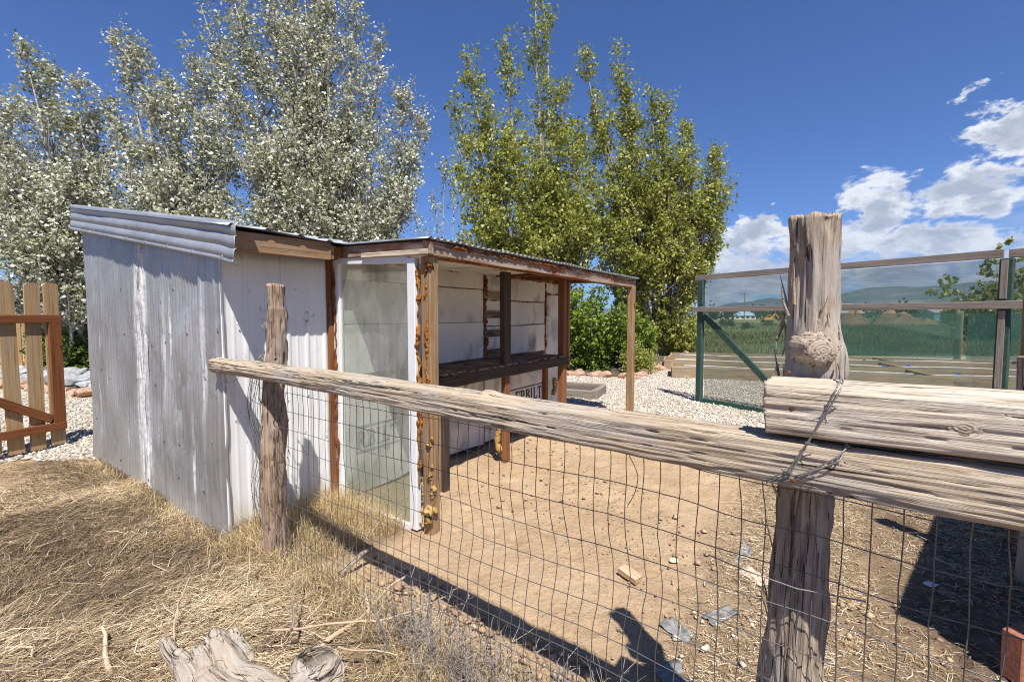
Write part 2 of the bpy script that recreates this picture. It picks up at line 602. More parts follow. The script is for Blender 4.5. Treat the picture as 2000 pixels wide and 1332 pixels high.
M['wire'] = simple('galvanised_wire', (.17, .165, .16), .5, .55, 30, .35)
M['old_wire'] = simple('old_grey_wire', (.27, .26, .25), .55, .5, 30, .35)
M['black'] = simple('black_metal', (.03, .03, .03), .5, .2)
M['rust'] = simple('rusty_steel', (.16, .06, .03), .9, .1, 40, .4)
M['screw'] = simple('zinc_screw', (.55, .56, .58), .35, .8, 30, .2)
M['dark_roof'] = simple('aged_roof_metal', (.30, .32, .34), .45, .55, 6, .25)
M['pvc'] = simple('white_pvc', (.74, .72, .68), .5)
M['blue'] = simple('blue_plastic', (.03, .12, .55), .45)
M['yellow'] = simple('machine_yellow', (.62, .30, .03), .55)
M['bluepaint'] = simple('blue_roof_paint', (.32, .50, .62), .6)
M['whitepaint'] = simple('white_wall_paint', (.70, .69, .66), .7)
M['greyroof'] = simple('grey_shingle', (.25, .25, .26), .8)
M['glassdark'] = simple('dark_window_glass', (.03, .04, .05), .15)
M['brickred'] = simple('red_brick', (.33, .135, .085), .9, 0, 60, .3, .4)
M['mound'] = simple('red_dirt_mound', (.36, .215, .125), .95, 0, .6, .25)
M['fabric'] = simple('weathered_fabric', (.21, .205, .20), .95, 0, 30, .6, .6)
M['soil'] = simple('bed_soil', (.25, .19, .13), .95, 0, 14, .35, .8)
M['mulch'] = simple('dark_mulch', (.10, .075, .055), .95, 0, 12, .45, .8)
M['greenwrap'] = simple('green_wrapped_post', (.035, .075, .06), .75, 0, 14, .3, .2)
M['stone_red'] = simple('reddish_sandstone', (.42, .27, .19), .9, 0, 7, .35, .6)
M['stone_grey'] = simple('blue_grey_stone', (.33, .335, .34), .85, 0, 6, .45, .6)
M['chip'] = simple('pale_stone', (.58, .47, .36), .9, 0, 20, .25, .5)
M['stucco'] = simple('print_black', (.035, .033, .033), .8)


def m_print(name, c):
    b = NT(name)
    g = b.noise(b.coord((1, 1, 1), kind='Object'), 60, 4, .6)
    return b.done(b.mix(b.range(g, .35, .7), c, tuple(q * 1.8 + .02 for q in c)), .85)


M['ink'] = m_print('worn_black_ink', (.035, .034, .036))
M['ink_faint'] = m_print('faded_grey_ink', (.22, .23, .23))


def m_galv():
    b = NT('galvanised_sheet')
    p = b.coord((1, 1, 1), jitter=False)
    big = b.noise(b.coord((1.3, 1.3, .8)), 1.6, 6, .62, .3)
    sp = b.noise(b.coord((60, 60, 24)), 1.0, 3, .6)
    streak = b.noise(b.coord((20, 20, .55)), 1.0, 7, .66, .25)
    spots = b.noise(b.coord((26, 26, 20)), 1.0, 4, .6)
    base = b.ramp(big, [(.3, (.31, .312, .31)), (.5, (.41, .41, .405)), (.7, (.53, .53, .525))])
    base = b.mix(b.range(sp, .35, .7, 0, .4), base, (.28, .285, .29))
    base = b.mix(b.range(streak, .46, .34, 0, .32), base, (.22, .222, .225))
    # chalky white oxide runs
    wmask = b.attr('tint')
    sx = b.n('SeparateColor'); b.link(wmask, sx.inputs[0])
    run = b.math('MULTIPLY', sx.outputs[0], b.range(streak, .38, .58), clamp=True)
    run = b.math('MAXIMUM', run, b.math('MULTIPLY', b.range(streak, .615, .70), .8))
    run = b.math('MULTIPLY', run, b.range(spots, .30, .52, .25, 1.0), clamp=True)
    col = b.mix(run, base, (.72, .715, .70))
    # dirt near the foot
    dirt = b.math('MULTIPLY', sx.outputs[1], b.range(big, .35, .65, .4, 1.0), clamp=True)
    col = b.mix(dirt, col, (.33, .28, .22))
    rust = b.math('MULTIPLY', sx.outputs[2], b.range(spots, .52, .60), clamp=True)
    col = b.mix(rust, col, (.26, .11, .05))
    metal = b.math('MULTIPLY', b.math('SUBTRACT', 1.0, b.math('MAXIMUM', run, dirt)), .55)
    rough = b.mix(run, b.mix(big, (.28, .28, .28), (.44, .44, .44)), (.85, .85, .85))
    h = b.math('ADD', b.math('MULTIPLY', big, 1.2), b.math('MULTIPLY', sp, .06))
    return b.done(col, rough, metal, b.bump(h, .35, .03), .4)


M['galv'] = m_galv()


def m_flash():
    b = NT('bluish_trim_metal')
    g = b.noise(b.coord((1, 2, 2)), 2.0, 6, .6)
    s = b.noise(b.coord((6, 40, 40)), 1.0, 4, .6)
    col = b.ramp(g, [(.3, (.34, .355, .37)), (.55, (.43, .445, .46)), (.75, (.52, .535, .55))])
    col = b.mix(b.range(s, .5, .75, 0, .3), col, (.36, .37, .39))
    return b.done(col, .40, .45, b.bump(g, .25, .02), .4)


M['flash'] = m_flash()


def m_white_siding():
    b = NT('white_steel_siding')
    g = b.noise(b.coord((1, 1, 1)), 3, 6, .6)
    sp = b.noise(b.coord((13, 13, 9)), 1.0, 7, .68, .8)
    wh = b.n('TexCoord').outputs['Object']
    dirt = b.ramp(sp, [(.64, 0.), (.70, 1.)])
    col = b.mix(b.range(g, .3, .7), (.66, .66, .665), (.74, .74, .73))
    col = b.mix(b.math('MULTIPLY', dirt, .85), col, (.12, .10, .085))
    sx = b.n('SeparateXYZ'); b.link(wh, sx.inputs[0])
    foot = b.math('MULTIPLY', b.range(sx.outputs[2], .32, .02), b.range(g, .35, .6), clamp=True)
    col = b.mix(b.math('MULTIPLY', foot, .7), col, (.42, .33, .23))
    return b.done(col, .42, 0, b.bump(g, .1, .02), .4)


M['siding'] = m_white_siding()


def m_foam_panel():
    b = NT('white_foam_board')
    tc = b.coord((1, 1, 1))
    g = b.noise(tc, 2.2, 6, .62, .3)
    fine = b.noise(b.coord((160, 160, 25)), 1.0, 3, .6)
    smoke = b.noise(b.coord((1.4, 1.4, .9)), 1.9, 4, .5, .4)
    speck = b.noise(tc, 34, 3, .5)
    col = b.mix(b.range(g, .3, .72), (.60, .585, .545), (.735, .725, .70))
    col = b.mix(b.range(fine, .45, .7, 0, .18), col, (.45, .43, .40))
    col = b.mix(b.range(smoke, .51, .70, 0, .8), col, (.12, .12, .125))
    col = b.mix(b.ramp(speck, [(.73, 0.), (.77, 1.)]), col, (.13, .09, .06))
    return b.done(col, .8, 0, b.bump(b.math('ADD', g, b.math('MULTIPLY', fine, .3)), .2, .01), .2)


M['foamboard'] = m_foam_panel()
M['paint_white'] = simple('white_vinyl_frame', (.74, .745, .75), .45, 0, 5, .06)


def m_sprayfoam(name, c1, c2):
    b = NT(name)
    g = b.noise(b.coord(), 85, 6, .7, .3)
    g2 = b.noise(b.coord(), 9, 4, .6)
    col = b.ramp(g2, [(.3, tuple(q * .45 for q in c1)), (.5, c1), (.72, c2)])
    col = b.mix(b.range(g, .3, .5, .6, 0), col, tuple(q * .25 for q in c1))
    return b.done(col, .9, 0, b.bump(g, .9, .012), .15)


M['orangefoam'] = m_sprayfoam('weathered_orange_foam', (.36, .135, .028), (.50, .235, .055))
M['yellowfoam'] = m_sprayfoam('yellow_spray_foam', (.50, .31, .10), (.60, .43, .19))
M['darkfoam'] = m_sprayfoam('dark_rust_foam', (.24, .075, .022), (.36, .13, .035))


def m_glass():
    b = NT('dusty_window_glass')
    g = b.noise(b.coord((1, 1, .6)), 2.6, 6, .65, .4)
    f = b.noise(b.coord((18, 18, 4)), 1.0, 5, .6)
    lw = b.n('LayerWeight'); lw.inputs['Blend'].default_value = .5
    refl = b.math('ADD', b.math('MULTIPLY', b.math('POWER', lw.outputs['Facing'], 3.0), .55), .045, clamp=True)
    tr = b.n('BsdfTransparent'); tr.inputs['Color'].default_value = (.90, .94, .91, 1)
    gl = b.n('BsdfGlossy'); gl.inputs['Roughness'].default_value = .03; gl.inputs['Color'].default_value = (1, 1, 1, 1)
    df = b.n('BsdfDiffuse'); df.inputs['Color'].default_value = (.74, .715, .63, 1)
    m1 = b.n('MixShader'); b.link(refl, m1.inputs[0]); b.link(tr.outputs[0], m1.inputs[1]); b.link(gl.outputs[0], m1.inputs[2])
    dust = b.math('ADD', b.range(g, .35, .75, .05, .17), b.range(f, .5, .8, 0, .06))
    m2 = b.n('MixShader'); b.link(dust, m2.inputs[0]); b.link(m1.outputs[0], m2.inputs[1]); b.link(df.outputs[0], m2.inputs[2])
    b.link(m2.outputs[0], b.out.inputs['Surface'])
    return b.m


M['glass'] = m_glass()


def m_net(name, c, cover):
    b = NT(name)
    tr = b.n('BsdfTransparent')
    df = b.n('BsdfDiffuse'); df.inputs['Color'].default_value = (*c, 1)
    tl = b.n('BsdfTranslucent'); tl.inputs['Color'].default_value = (*c, 1)
    m0 = b.n('MixShader'); m0.inputs[0].default_value = .35; b.link(df.outputs[0], m0.inputs[1]); b.link(tl.outputs[0], m0.inputs[2])
    g = b.noise(b.coord((1.2, 1.2, 5), jitter=False), 2.0, 4, .55)
    wv = b.noise(b.coord((6, 6, 170)), 1.0, 2, .5)
    fac = b.math('ADD', b.range(g, .3, .7, cover - .07, cover + .07), b.range(wv, .35, .65, -.05, .05), clamp=True)
    m1 = b.n('MixShader'); b.link(fac, m1.inputs[0]); b.link(tr.outputs[0], m1.inputs[1]); b.link(m0.outputs[0], m1.inputs[2])
    b.link(m1.outputs[0], b.out.inputs['Surface'])
    return b.m


M['net'] = m_net('green_shade_net', (.105, .19, .155), .52)
M['net2'] = m_net('dense_green_shade_net', (.055, .155, .115), .66)
M['nethem'] = simple('folded_green_net', (.03, .085, .065), .8, 0, 20, .3)


def m_leaf(name, stops, trans=.25, spec=.3, rough=.5, back=(.20, .26, .04)):
    b = NT(name)
    t = b.attr('tint')
    s = b.n('SeparateColor'); b.link(t, s.inputs[0])
    c = b.ramp(s.outputs[0], stops)
    p = b.n('BsdfPrincipled'); b.link(c, p.inputs['Base Color']); p.inputs['Roughness'].default_value = rough
    p.inputs['Specular IOR Level'].default_value = spec
    tl = b.n('BsdfTranslucent'); b.link(b.mix(.5, c, back), tl.inputs['Color'])
    m = b.n('MixShader'); m.inputs[0].default_value = trans
    b.link(p.outputs[0], m.inputs[1]); b.link(tl.outputs[0], m.inputs[2]); b.link(m.outputs[0], b.out.inputs['Surface'])
    return b.m


M['leaf_silver'] = m_leaf('silver_poplar_leaf', [(0., (.11, .13, .050)), (.25, (.25, .27, .135)), (.52, (.43, .44, .30)), (.78, (.63, .625, .53)), (1., (.83, .82, .76))], .30, .35, back=(.42, .42, .28))
M['leaf_green'] = m_leaf('green_poplar_leaf', [(0., (.09, .105, .020)), (.28, (.225, .245, .038)), (.62, (.36, .38, .065)), (.90, (.50, .50, .16)), (1., (.68, .66, .44))], .38, .4, back=(.34, .38, .05))
M['leaf_shrub'] = m_leaf('bright_shrub_leaf', [(0., (.045, .075, .010)), (.40, (.135, .20, .018)), (.8, (.26, .35, .04)), (1., (.42, .48, .09))], .35, .35)
M['leaf_dark'] = m_leaf('dark_tree_leaf', [(0., (.014, .026, .010)), (.5, (.038, .060, .020)), (1., (.10, .13, .045))], .2, .3)
M['straw'] = m_leaf('dry_straw', [(0., (.10, .07, .045)), (.3, (.25, .18, .115)), (.55, (.46, .34, .20)), (.8, (.64, .50, .31)), (1., (.78, .68, .52))], .10, .2, .7, back=(.42, .32, .18))
M['gold'] = m_leaf('golden_dry_grass', [(0., (.30, .20, .10)), (.5, (.62, .47, .24)), (1., (.80, .67, .42))], .25, .2, .7, back=(.42, .32, .18))
M['weed'] = m_leaf('grey_dead_weed', [(0., (.14, .115, .10)), (.5, (.33, .285, .25)), (1., (.58, .52, .46))], .05, .2, .8, back=(.42, .32, .18))
M['fieldgrass'] = m_leaf('green_field_grass', [(0., (.09, .12, .035)), (.5, (.20, .23, .075)), (1., (.38, .36, .18))], .3, .2, .7)


def m_poplar_bark(name, c):
    b = NT(name)
    g = b.noise(b.coord((3, 3, 8)), 2, 6, .6)
    return b.done(b.ramp(g, [(.3, tuple(q * .35 for q in c)), (.5, c), (.8, tuple(min(1, q * 1.25) for q in c))]), .85, 0, b.bump(g, .4, .02), .2)


M['bark_pale'] = m_poplar_bark('pale_poplar_bark', (.44, .42, .37))
M['bark_mid'] = m_poplar_bark('tan_poplar_bark', (.34, .29, .225))
M['bark_dark'] = m_poplar_bark('rough_brown_bark', (.20, .155, .115))


def m_dirt():
    b = NT('dry_dirt')
    p = b.coord((1, 1, 1), jitter=False)
    g1 = b.noise(p, 1.1, 6, .6, .3)
    g2 = b.noise(p, 9, 8, .68)
    g3 = b.noise(p, 70, 5, .7)
    vo = b.n('TexVoronoi'); vo.inputs['Scale'].default_value = 26; b.link(p, vo.inputs['Vector'])
    t = b.attr('tint'); s = b.n('SeparateColor'); b.link(t, s.inputs[0])
    pen = b.ramp(g1, [(.3, (.43, .305, .185)), (.5, (.52, .38, .235)), (.7, (.58, .44, .29))])
    pen = b.mix(b.range(g2, .35, .65, .45, 0), pen, (.38, .25, .155))
    g4 = b.noise(p, 2.6, 5, .62, .6)
    pen = b.mix(b.range(g4, .54, .70, 0, .55), pen, (.36, .225, .13))
    pen = b.mix(b.range(g3, .55, .78, 0, .5), pen, (.60, .46, .32))
    g5 = b.noise(p, 38, 6, .72)
    pen = b.mix(b.range(g5, .44, .34, 0, .7), pen, (.27, .17, .10))
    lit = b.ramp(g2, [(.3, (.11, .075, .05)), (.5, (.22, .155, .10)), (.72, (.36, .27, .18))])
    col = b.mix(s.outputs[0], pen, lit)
    dark = b.ramp(g2, [(.3, (.055, .036, .025)), (.5, (.12, .082, .056)), (.72, (.25, .18, .12))])  # dark soil tone at right, which also deepens the shadow there
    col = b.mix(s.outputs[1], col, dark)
    h = b.math('ADD', b.math('MULTIPLY', b.math('ADD', g2, b.math('MULTIPLY', g5, .6)), 1.0), b.math('ADD', b.math('MULTIPLY', g3, .35), b.math('MULTIPLY', vo.outputs['Distance'], .25)))
    return b.done(col, .95, 0, b.bump(h, .9, .03), .12)


M['dirt'] = m_dirt()


def m_gravel():
    b = NT('cream_gravel')
    p = b.coord((1, 1, 1), jitter=False)
    vo = b.n('TexVoronoi'); vo.inputs['Scale'].default_value = 30; b.link(p, vo.inputs['Vector'])
    vo2 = b.n('TexVoronoi'); vo2.inputs['Scale'].default_value = 17; b.link(p, vo2.inputs['Vector'])
    g = b.noise(p, 1.0, 5, .6)
    sc = b.n('SeparateColor'); b.link(vo.outputs['Color'], sc.inputs[0])
    col = b.ramp(sc.outputs[0], [(0., (.46, .38, .29)), (.3, (.62, .54, .43)), (.7, (.72, .65, .54)), (1., (.78, .74, .66))])
    col = b.mix(b.range(vo.outputs['Distance'], .35, .75, 0, .65), col, (.25, .19, .13))
    col = b.mix(b.range(g, .5, .75, 0, .25), col, (.45, .36, .26))
    h = b.math('ADD', vo.outputs['Distance'], vo2.outputs['Distance'])
    return b.done(col, .9, 0, b.bump(b.math('MULTIPLY', h, -1.0), 1.0, .03), .2)


M['gravel'] = m_gravel()


def m_pebble():
    b = NT('gravel_pebble')
    t = b.attr('tint')
    g = b.noise(b.coord(jitter=False), 60, 3, .6)
    return b.done(b.mix(b.range(g, .3, .7, .25, 0), t, (.4, .32, .24)), .85, spec=.25)


M['pebble'] = m_pebble()


def m_field():
    b = NT('meadow_ground')
    p = b.coord((1, 1, 1), jitter=False)
    g1 = b.noise(p, .05, 6, .6, .4)
    g2 = b.noise(p, .9, 6, .65)
    col = b.ramp(g2, [(.3, (.10, .125, .045)), (.5, (.185, .205, .08)), (.72, (.32, .295, .15))])
    col = b.mix(b.range(g1, .5, .66, 0, .7), col, (.24, .22, .10))
    return b.done(col, .95, 0, b.bump(g2, .8, .3), .1)


M['field'] = m_field()


def m_hill():
    b = NT('sagebrush_hills')
    p = b.coord((1, 1, 1), jitter=False)
    g1 = b.noise(p, .0026, 7, .62, .5)
    g2 = b.noise(p, .02, 6, .65)
    col = b.ramp(g1, [(.35, (.040, .052, .034)), (.52, (.075, .085, .052)), (.66, (.22, .20, .14))])
    col = b.mix(b.range(g2, .5, .7, 0, .5), col, (.07, .09, .045))
    return b.done(col, .95, 0, None, .05)


M['hill'] = m_hill()

# ------------------------------------------------------------------ layout frame
TH = R(56)
U = V(math.cos(TH), math.sin(TH), 0)
W_ = V(-math.sin(TH), math.cos(TH), 0)
O0 = V(-.57, 3.19, 0)
Z3 = V(0, 0, 1)


def S(u, v, z=0.0): return O0 + U * u + W_ * v + V(0, 0, z)


def to_uv(x, y):
    dx, dy = x - O0[0], y - O0[1]
    return dx * U[0] + dy * U[1], dx * W_[0] + dy * W_[1]


FD = V(.806, -.592, 0); FD = FD / np.linalg.norm(FD)
FN = V(-FD[1], FD[0], 0)                     # away from the camera


def Fp(s, n, z=0.0): return FD * s + FN * n + V(0, 0, z)   # along the fence, distance from the camera


def height(x, y):
    x = np.asarray(x, float); y = np.asarray(y, float)
    d = np.sqrt(x * x + (y - 3) ** 2)
    near = np.clip((9 - d) / 4, 0, 1)
    near = near * near * (3 - 2 * near)
    n = x * FN[0] + y * FN[1]
    u, v = to_uv(x, y)
    h = .022 * fbm(P3(x * 1.1, y * 1.1, 3.1), 3) + .010 * fbm(P3(x * 5, y * 5, 1.7), 3) + .0035 * fbm(P3(x * 22, y * 22, 5.5), 2)
    fence_side = np.clip((1.52 - n) / .25, 0, 1) * np.clip((u + 2.6) / 1.0, 0, 1)
    h = h + .07 * np.clip((1.45 - n) / .3, 0, 1) * np.exp(-((x - .05) ** 2 + (y - 1.45) ** 2) / .45)
    h = h + .04 * np.exp(-((n - 1.35) / .12) ** 2) * np.clip((y - 1.0), 0, 1)
    h = h - .05 * np.exp(-((x + 2.35) ** 2 + (y - 2.9) ** 2) / .35)
    h = h - .02 * np.clip((n - 1.5) / .3, 0, 1) * np.clip((4.6 - u) / 1, 0, 1) * (u > -.8)
    return h * near


# ------------------------------------------------------------------ ground, gravel, field, hills
def axis(lo, hi, step, far, growth=1.28):
    fine = np.arange(lo, hi + 1e-6, step)
    a, q, d = [], hi, step
    while q < far:
        d *= growth; q += d; a.append(q)
    b, q, d = [], lo, step
    while q > -far:
        d *= growth; q -= d; b.append(q)
    return np.array(b[::-1] + fine.tolist() + a)


def sheet(name, xs, ys, zf, mat, cols=None, keep=None, smooth=True):
    X, Y = np.meshgrid(xs, ys, indexing='ij')
    Zz = zf(X, Y)
    v = np.stack([X, Y, Zz], -1).reshape(-1, 3)
    n, m = X.shape
    i, j = np.meshgrid(np.arange(n - 1), np.arange(m - 1), indexing='ij')
    f = np.stack([i * m + j, (i + 1) * m + j, (i + 1) * m + j + 1, i * m + j + 1], -1).reshape(-1, 4)
    if keep is not None:
        k = keep(v[:, 0], v[:, 1])
        f = f[k[f].all(1)]
        used = np.unique(f)
        remap = -np.ones(len(v), int); remap[used] = np.arange(len(used))
        v = v[used]; f = remap[f]
    me = mesh_data(name, v, f, smooth)
    if cols is not None: color_attr(me, cols(v[:, 0], v[:, 1]))
    o = obj(name, me, mat)
    o['kind'] = 'structure'
    return o


def in_poly(x, y, poly):
    r = np.zeros(np.shape(x), bool)
    n = len(poly)
    for i in range(n):
        x0, y0 = poly[i]; x1, y1 = poly[(i + 1) % n]
        c = ((y0 > y) != (y1 > y)) & (x < (x1 - x0) * (y - y0) / ((y1 - y0) + 1e-12) + x0)
        r ^= c
    return r


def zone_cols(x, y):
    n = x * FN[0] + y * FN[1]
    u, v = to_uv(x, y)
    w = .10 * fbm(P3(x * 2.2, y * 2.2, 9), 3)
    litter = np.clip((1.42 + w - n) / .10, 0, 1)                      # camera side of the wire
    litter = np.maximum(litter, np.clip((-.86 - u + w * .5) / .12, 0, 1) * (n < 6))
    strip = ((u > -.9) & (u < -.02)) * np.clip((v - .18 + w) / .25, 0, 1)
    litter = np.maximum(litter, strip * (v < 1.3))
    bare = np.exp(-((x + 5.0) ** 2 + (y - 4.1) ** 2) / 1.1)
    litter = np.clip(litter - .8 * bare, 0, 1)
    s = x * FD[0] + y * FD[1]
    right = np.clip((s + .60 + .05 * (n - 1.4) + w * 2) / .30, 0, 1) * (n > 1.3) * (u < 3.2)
    deep = np.clip((s - .05 + w) / .5, 0, 1) * .4  # extra darkening put into the soil colour where the shadow at right falls
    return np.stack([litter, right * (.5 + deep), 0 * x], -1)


_hq = np.random.default_rng(52)
PRINTS = []
while len(PRINTS) < 120:
    hx_, hy_ = -.9 + 3.6 * _hq.random(), 1.7 + 4.6 * _hq.random()
    n_ = hx_ * FN[0] + hy_ * FN[1]; u_, v_ = to_uv(hx_, hy_)
    if n_ > 1.65 and u_ < 4.0 and v_ < .95 and (u_ > .1 or v_ < .1) and hx_ < 2.2:
        PRINTS.append((hx_, hy_, _hq.random() * 6.28, .035 + .03 * _hq.random()))


def trodden(x, y):
    h = height(x, y)
    for (a_, b_, r_, s_) in PRINTS:
        m = (np.abs(x - a_) < .25) & (np.abs(y - b_) < .25)
        if not m.any(): continue
        dx, dy = x[m] - a_, y[m] - b_
        p_, w_ = dx * math.cos(r_) + dy * math.sin(r_), -dx * math.sin(r_) + dy * math.cos(r_)
        d_ = np.sqrt((p_ / 1.35) ** 2 + w_ ** 2) / s_
        h[m] += -.020 * np.exp(-d_ ** 2 * 1.2) + .012 * np.exp(-((d_ - 1.35) / .35) ** 2) * (.5 + .5 * np.sin(np.arctan2(w_, p_) * 3 + r_))
    return h


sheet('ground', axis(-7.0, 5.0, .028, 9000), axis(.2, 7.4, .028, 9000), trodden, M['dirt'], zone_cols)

G_RIGHT = [(.2, 7.35), (3.6, 6.1), (4.6, 4.6), (7.0, 3.2), (22, 3.0), (22, 17.2), (9.5, 17.2), (7.4, 19.2), (6.4, 17.2), (4.5, 13.4), (3.0, 11.0), (1.9, 11.5), (.6, 12.0), (-1.5, 12.4), (-1.5, 8.4)]
G_LEFT = [(-12, 4.6), (-6.2, 4.55), (-4.35, 4.72), (-3.3, 6.9), (-4.5, 9.0), (-8.2, 8.4), (-10.5, 9.6), (-14, 9.0), (-14, 5.0)]


def ragged(poly):
    def k(x, y):
        return in_poly(x + .10 * fbm(P3(x * 2.5, y * 2.5, 4), 3), y + .10 * fbm(P3(x * 2.5, y * 2.5, 8), 3), poly)
    return k


gz = lambda x, y: height(x, y) + .008
sheet('gravel_path', np.arange(-1.6, 22.1, .08), np.arange(2.9, 19.4, .08), gz, M['gravel'], keep=ragged(G_RIGHT))
sheet('gravel_path', np.arange(-14.1, -3.1, .07), np.arange(4.4, 9.8, .07), gz, M['gravel'], keep=ragged(G_LEFT))
MULCH = [(-2.0, 12.5), (.6, 12.15), (1.9, 11.65), (3.0, 11.2), (4.4, 13.5), (6.3, 17.3), (7.3, 19.3), (7.0, 22), (-2, 22)]
sheet('planting_bed_soil', np.arange(-2.1, 7.5, .15), np.arange(11.0, 22.1, .15), lambda x, y: .012 + .03 * np.abs(fbm(P3(x * 2, y * 2), 3)), M['mulch'], keep=lambda x, y: in_poly(x, y, MULCH))
sheet('rock_bed_soil', np.arange(-15, -7.0, .15), np.arange(8.3, 13.6, .15), lambda x, y: .016 + 0 * x, M['mulch'],
      keep=lambda x, y: in_poly(x, y, [(-14.5, 9.6), (-10.5, 9.8), (-8.3, 8.6), (-7.2, 9.0), (-7.5, 13.5), (-15, 13.5)]))


def field_z(x, y):
    d = np.clip((y - 17.5) / 8, 0, 1)
    return .010 + d * (.10 * fbm(P3(x * .25, y * .25, 2), 4) + .10) + .5 * np.clip((y - 60) / 300, 0, 1)


fx = np.concatenate([np.arange(-60, 8, 4.), np.arange(8, 60, .5), np.geomspace(60, 4000, 34)])
fx = np.concatenate([-np.geomspace(4000, 62, 20), fx])
fy = np.concatenate([np.arange(17.0, 40, .4), np.geomspace(40, 5000, 60)])
sheet('meadow', fx, fy, field_z, M['field'], keep=lambda x, y: (y > 19.2) | (x > 9.0))


def hills():
    az = np.radians(np.linspace(-80, 85, 260))
    prof_a = [-80, -60, -30, 0, 15, 21, 24, 27, 29.5, 31.5, 34, 36.5, 39, 42, 46, 52, 60, 72, 85]
    prof_e = [1.6, 2.6, 2.0, 1.2, 1.0, .75, 1.25, 2.0, 2.35, 2.0, 2.0, 2.7, 3.05, 3.1, 3.25, 3.4, 3.2, 3.6, 2.8]
    e = np.interp(np.degrees(az), prof_a, prof_e)
    dist = np.linspace(2400, 5600, 70)
    A, D = np.meshgrid(az, dist, indexing='ij')
    X, Y = np.sin(A) * D, np.cos(A) * D
    top = np.tan(np.radians(e))[:, None] * 4300
    q = np.clip((D - 2400) / 1900, 0, 1)
    ridge = top * (q ** 1.5) * np.where(D > 4300, 1 - .25 * ((D - 4300) / 1300), 1)
    rid = 1 - np.abs(fbm(np.stack([X / 700, Y / 700, 0 * X], -1), 5))
    z = ridge * (.80 + .20 * rid) + 10 * q * fbm(np.stack([X / 160, Y / 160, 0 * X], -1), 4) - 2
    v = np.stack([X, Y, z], -1).reshape(-1, 3)
    n, m = X.shape
    i, j = np.meshgrid(np.arange(n - 1), np.arange(m - 1), indexing='ij')
    f = np.stack([i * m + j, (i + 1) * m + j, (i + 1) * m + j + 1, i * m + j + 1], -1).reshape(-1, 4)[:, ::-1]
    o = obj('hills', mesh_data('hills', v, f, True), M['hill'])
    o['kind'] = 'structure'


hills()

# ------------------------------------------------------------------ the shed
shed = thing('shed', S(-.84, 1.1), 'corrugated metal shed with white siding, glass door panel and open lean-to shelter', 'shed')
US, VS, VE, UE = -.84, 1.1, 4.12, 3.86      # metal wall plane, white wall line, far end, right end


def roof_z(v): return 2.128 + (v - 1.0) * .163


def ribbed(kind, a):
    """outward rib height at distance a along a sheet"""
    if kind == 'fine':       # closely ribbed galvanised sheet
        return .0085 * np.sin(a * 2 * np.pi / .052) + .005 * (np.abs(((a + .06) % .22) - .11) > .10)
    if kind == 'pan':        # broad pans with narrow ribs
        q = (a % .228)
        return .016 * np.clip(1 - np.abs(q - .03) / .018, 0, 1) ** .6 + .005 * np.clip(1 - np.abs(q - .105) / .012, 0, 1) + .005 * np.clip(1 - np.abs(q - .175) / .012, 0, 1)
    q = a % .152             # white siding ribs
    return .010 * np.clip(2.2 - np.abs(q - .045) / .009, 0, 1) + .004 * np.clip(1.6 - np.abs(q - .115) / .007, 0, 1)


def metal_sheet(name, a0, a1, z0f, z1f, kind, posf, off=0.0, dent=.01, mat=None, na=None, nz=46, tint=None, seed=0., label=None):
    """posf(a, z, out) -> world point"""
    na = na or int((a1 - a0) / .0075)
    a = np.linspace(a0, a1, na)
    t = np.linspace(0, 1, nz)
    A, T = np.meshgrid(a, t, indexing='ij')
    z0 = z0f(a)[:, None]; z1 = z1f(a)[:, None]
    Zz = z0 + (z1 - z0) * T
    d = ribbed(kind, A) + off
    dn = fbm(np.stack([A * 2.6 + seed, Zz * 1.7, 0 * A + seed], -1), 4)
    dn2 = fbm(np.stack([A * 12 + seed, Zz * 7, 0 * A + seed], -1), 3)
    d = d + dent * dn + dent * .22 * dn2
    # a few buckled creases
    r2 = np.random.default_rng(int(seed * 10) + 3)
    for _ in range(5):
        ca, cz = a0 + (a1 - a0) * r2.random(), .2 + 1.5 * r2.random()
        ang = r2.normal() * .5
        da = (A - ca) * math.cos(ang) + (Zz - cz) * math.sin(ang)
        db = -(A - ca) * math.sin(ang) + (Zz - cz) * math.cos(ang)
        d = d - dent * .8 * np.exp(-(db / .012) ** 2 - (da / .09) ** 2)
    p = posf(A, Zz, d)
    o0 = posf(np.array([[a0]]), np.array([[0.]]), np.array([[0.]]))[0, 0]
    v = (p - o0).reshape(-1, 3)
    i, j = np.meshgrid(np.arange(na - 1), np.arange(nz - 1), indexing='ij')
    f = np.stack([i * nz + j, (i + 1) * nz + j, (i + 1) * nz + j + 1, i * nz + j + 1], -1).reshape(-1, 4)
    me = mesh_data(name, v, f, True)
    if tint is not None: color_attr(me, tint(A, Zz).reshape(-1, 3))
    o = obj(name, me, mat, shed, Matrix.Translation(o0))
    # sheet thickness
    sm = o.modifiers.new('thickness', 'SOLIDIFY'); sm.thickness = .0016; sm.offset = 0
    if label: o['label'] = label
    return o


def pos_left(a, z, d):     # metal wall: a runs along v, outward is -U
    return O0 + (US - d)[..., None] * U + a[..., None] * W_ + z[..., None] * Z3


def pos_front(a, z, d):    # white wall: a runs along u, outward is -W
    return O0 + a[..., None] * U + (VS - d)[..., None] * W_ + z[..., None] * Z3


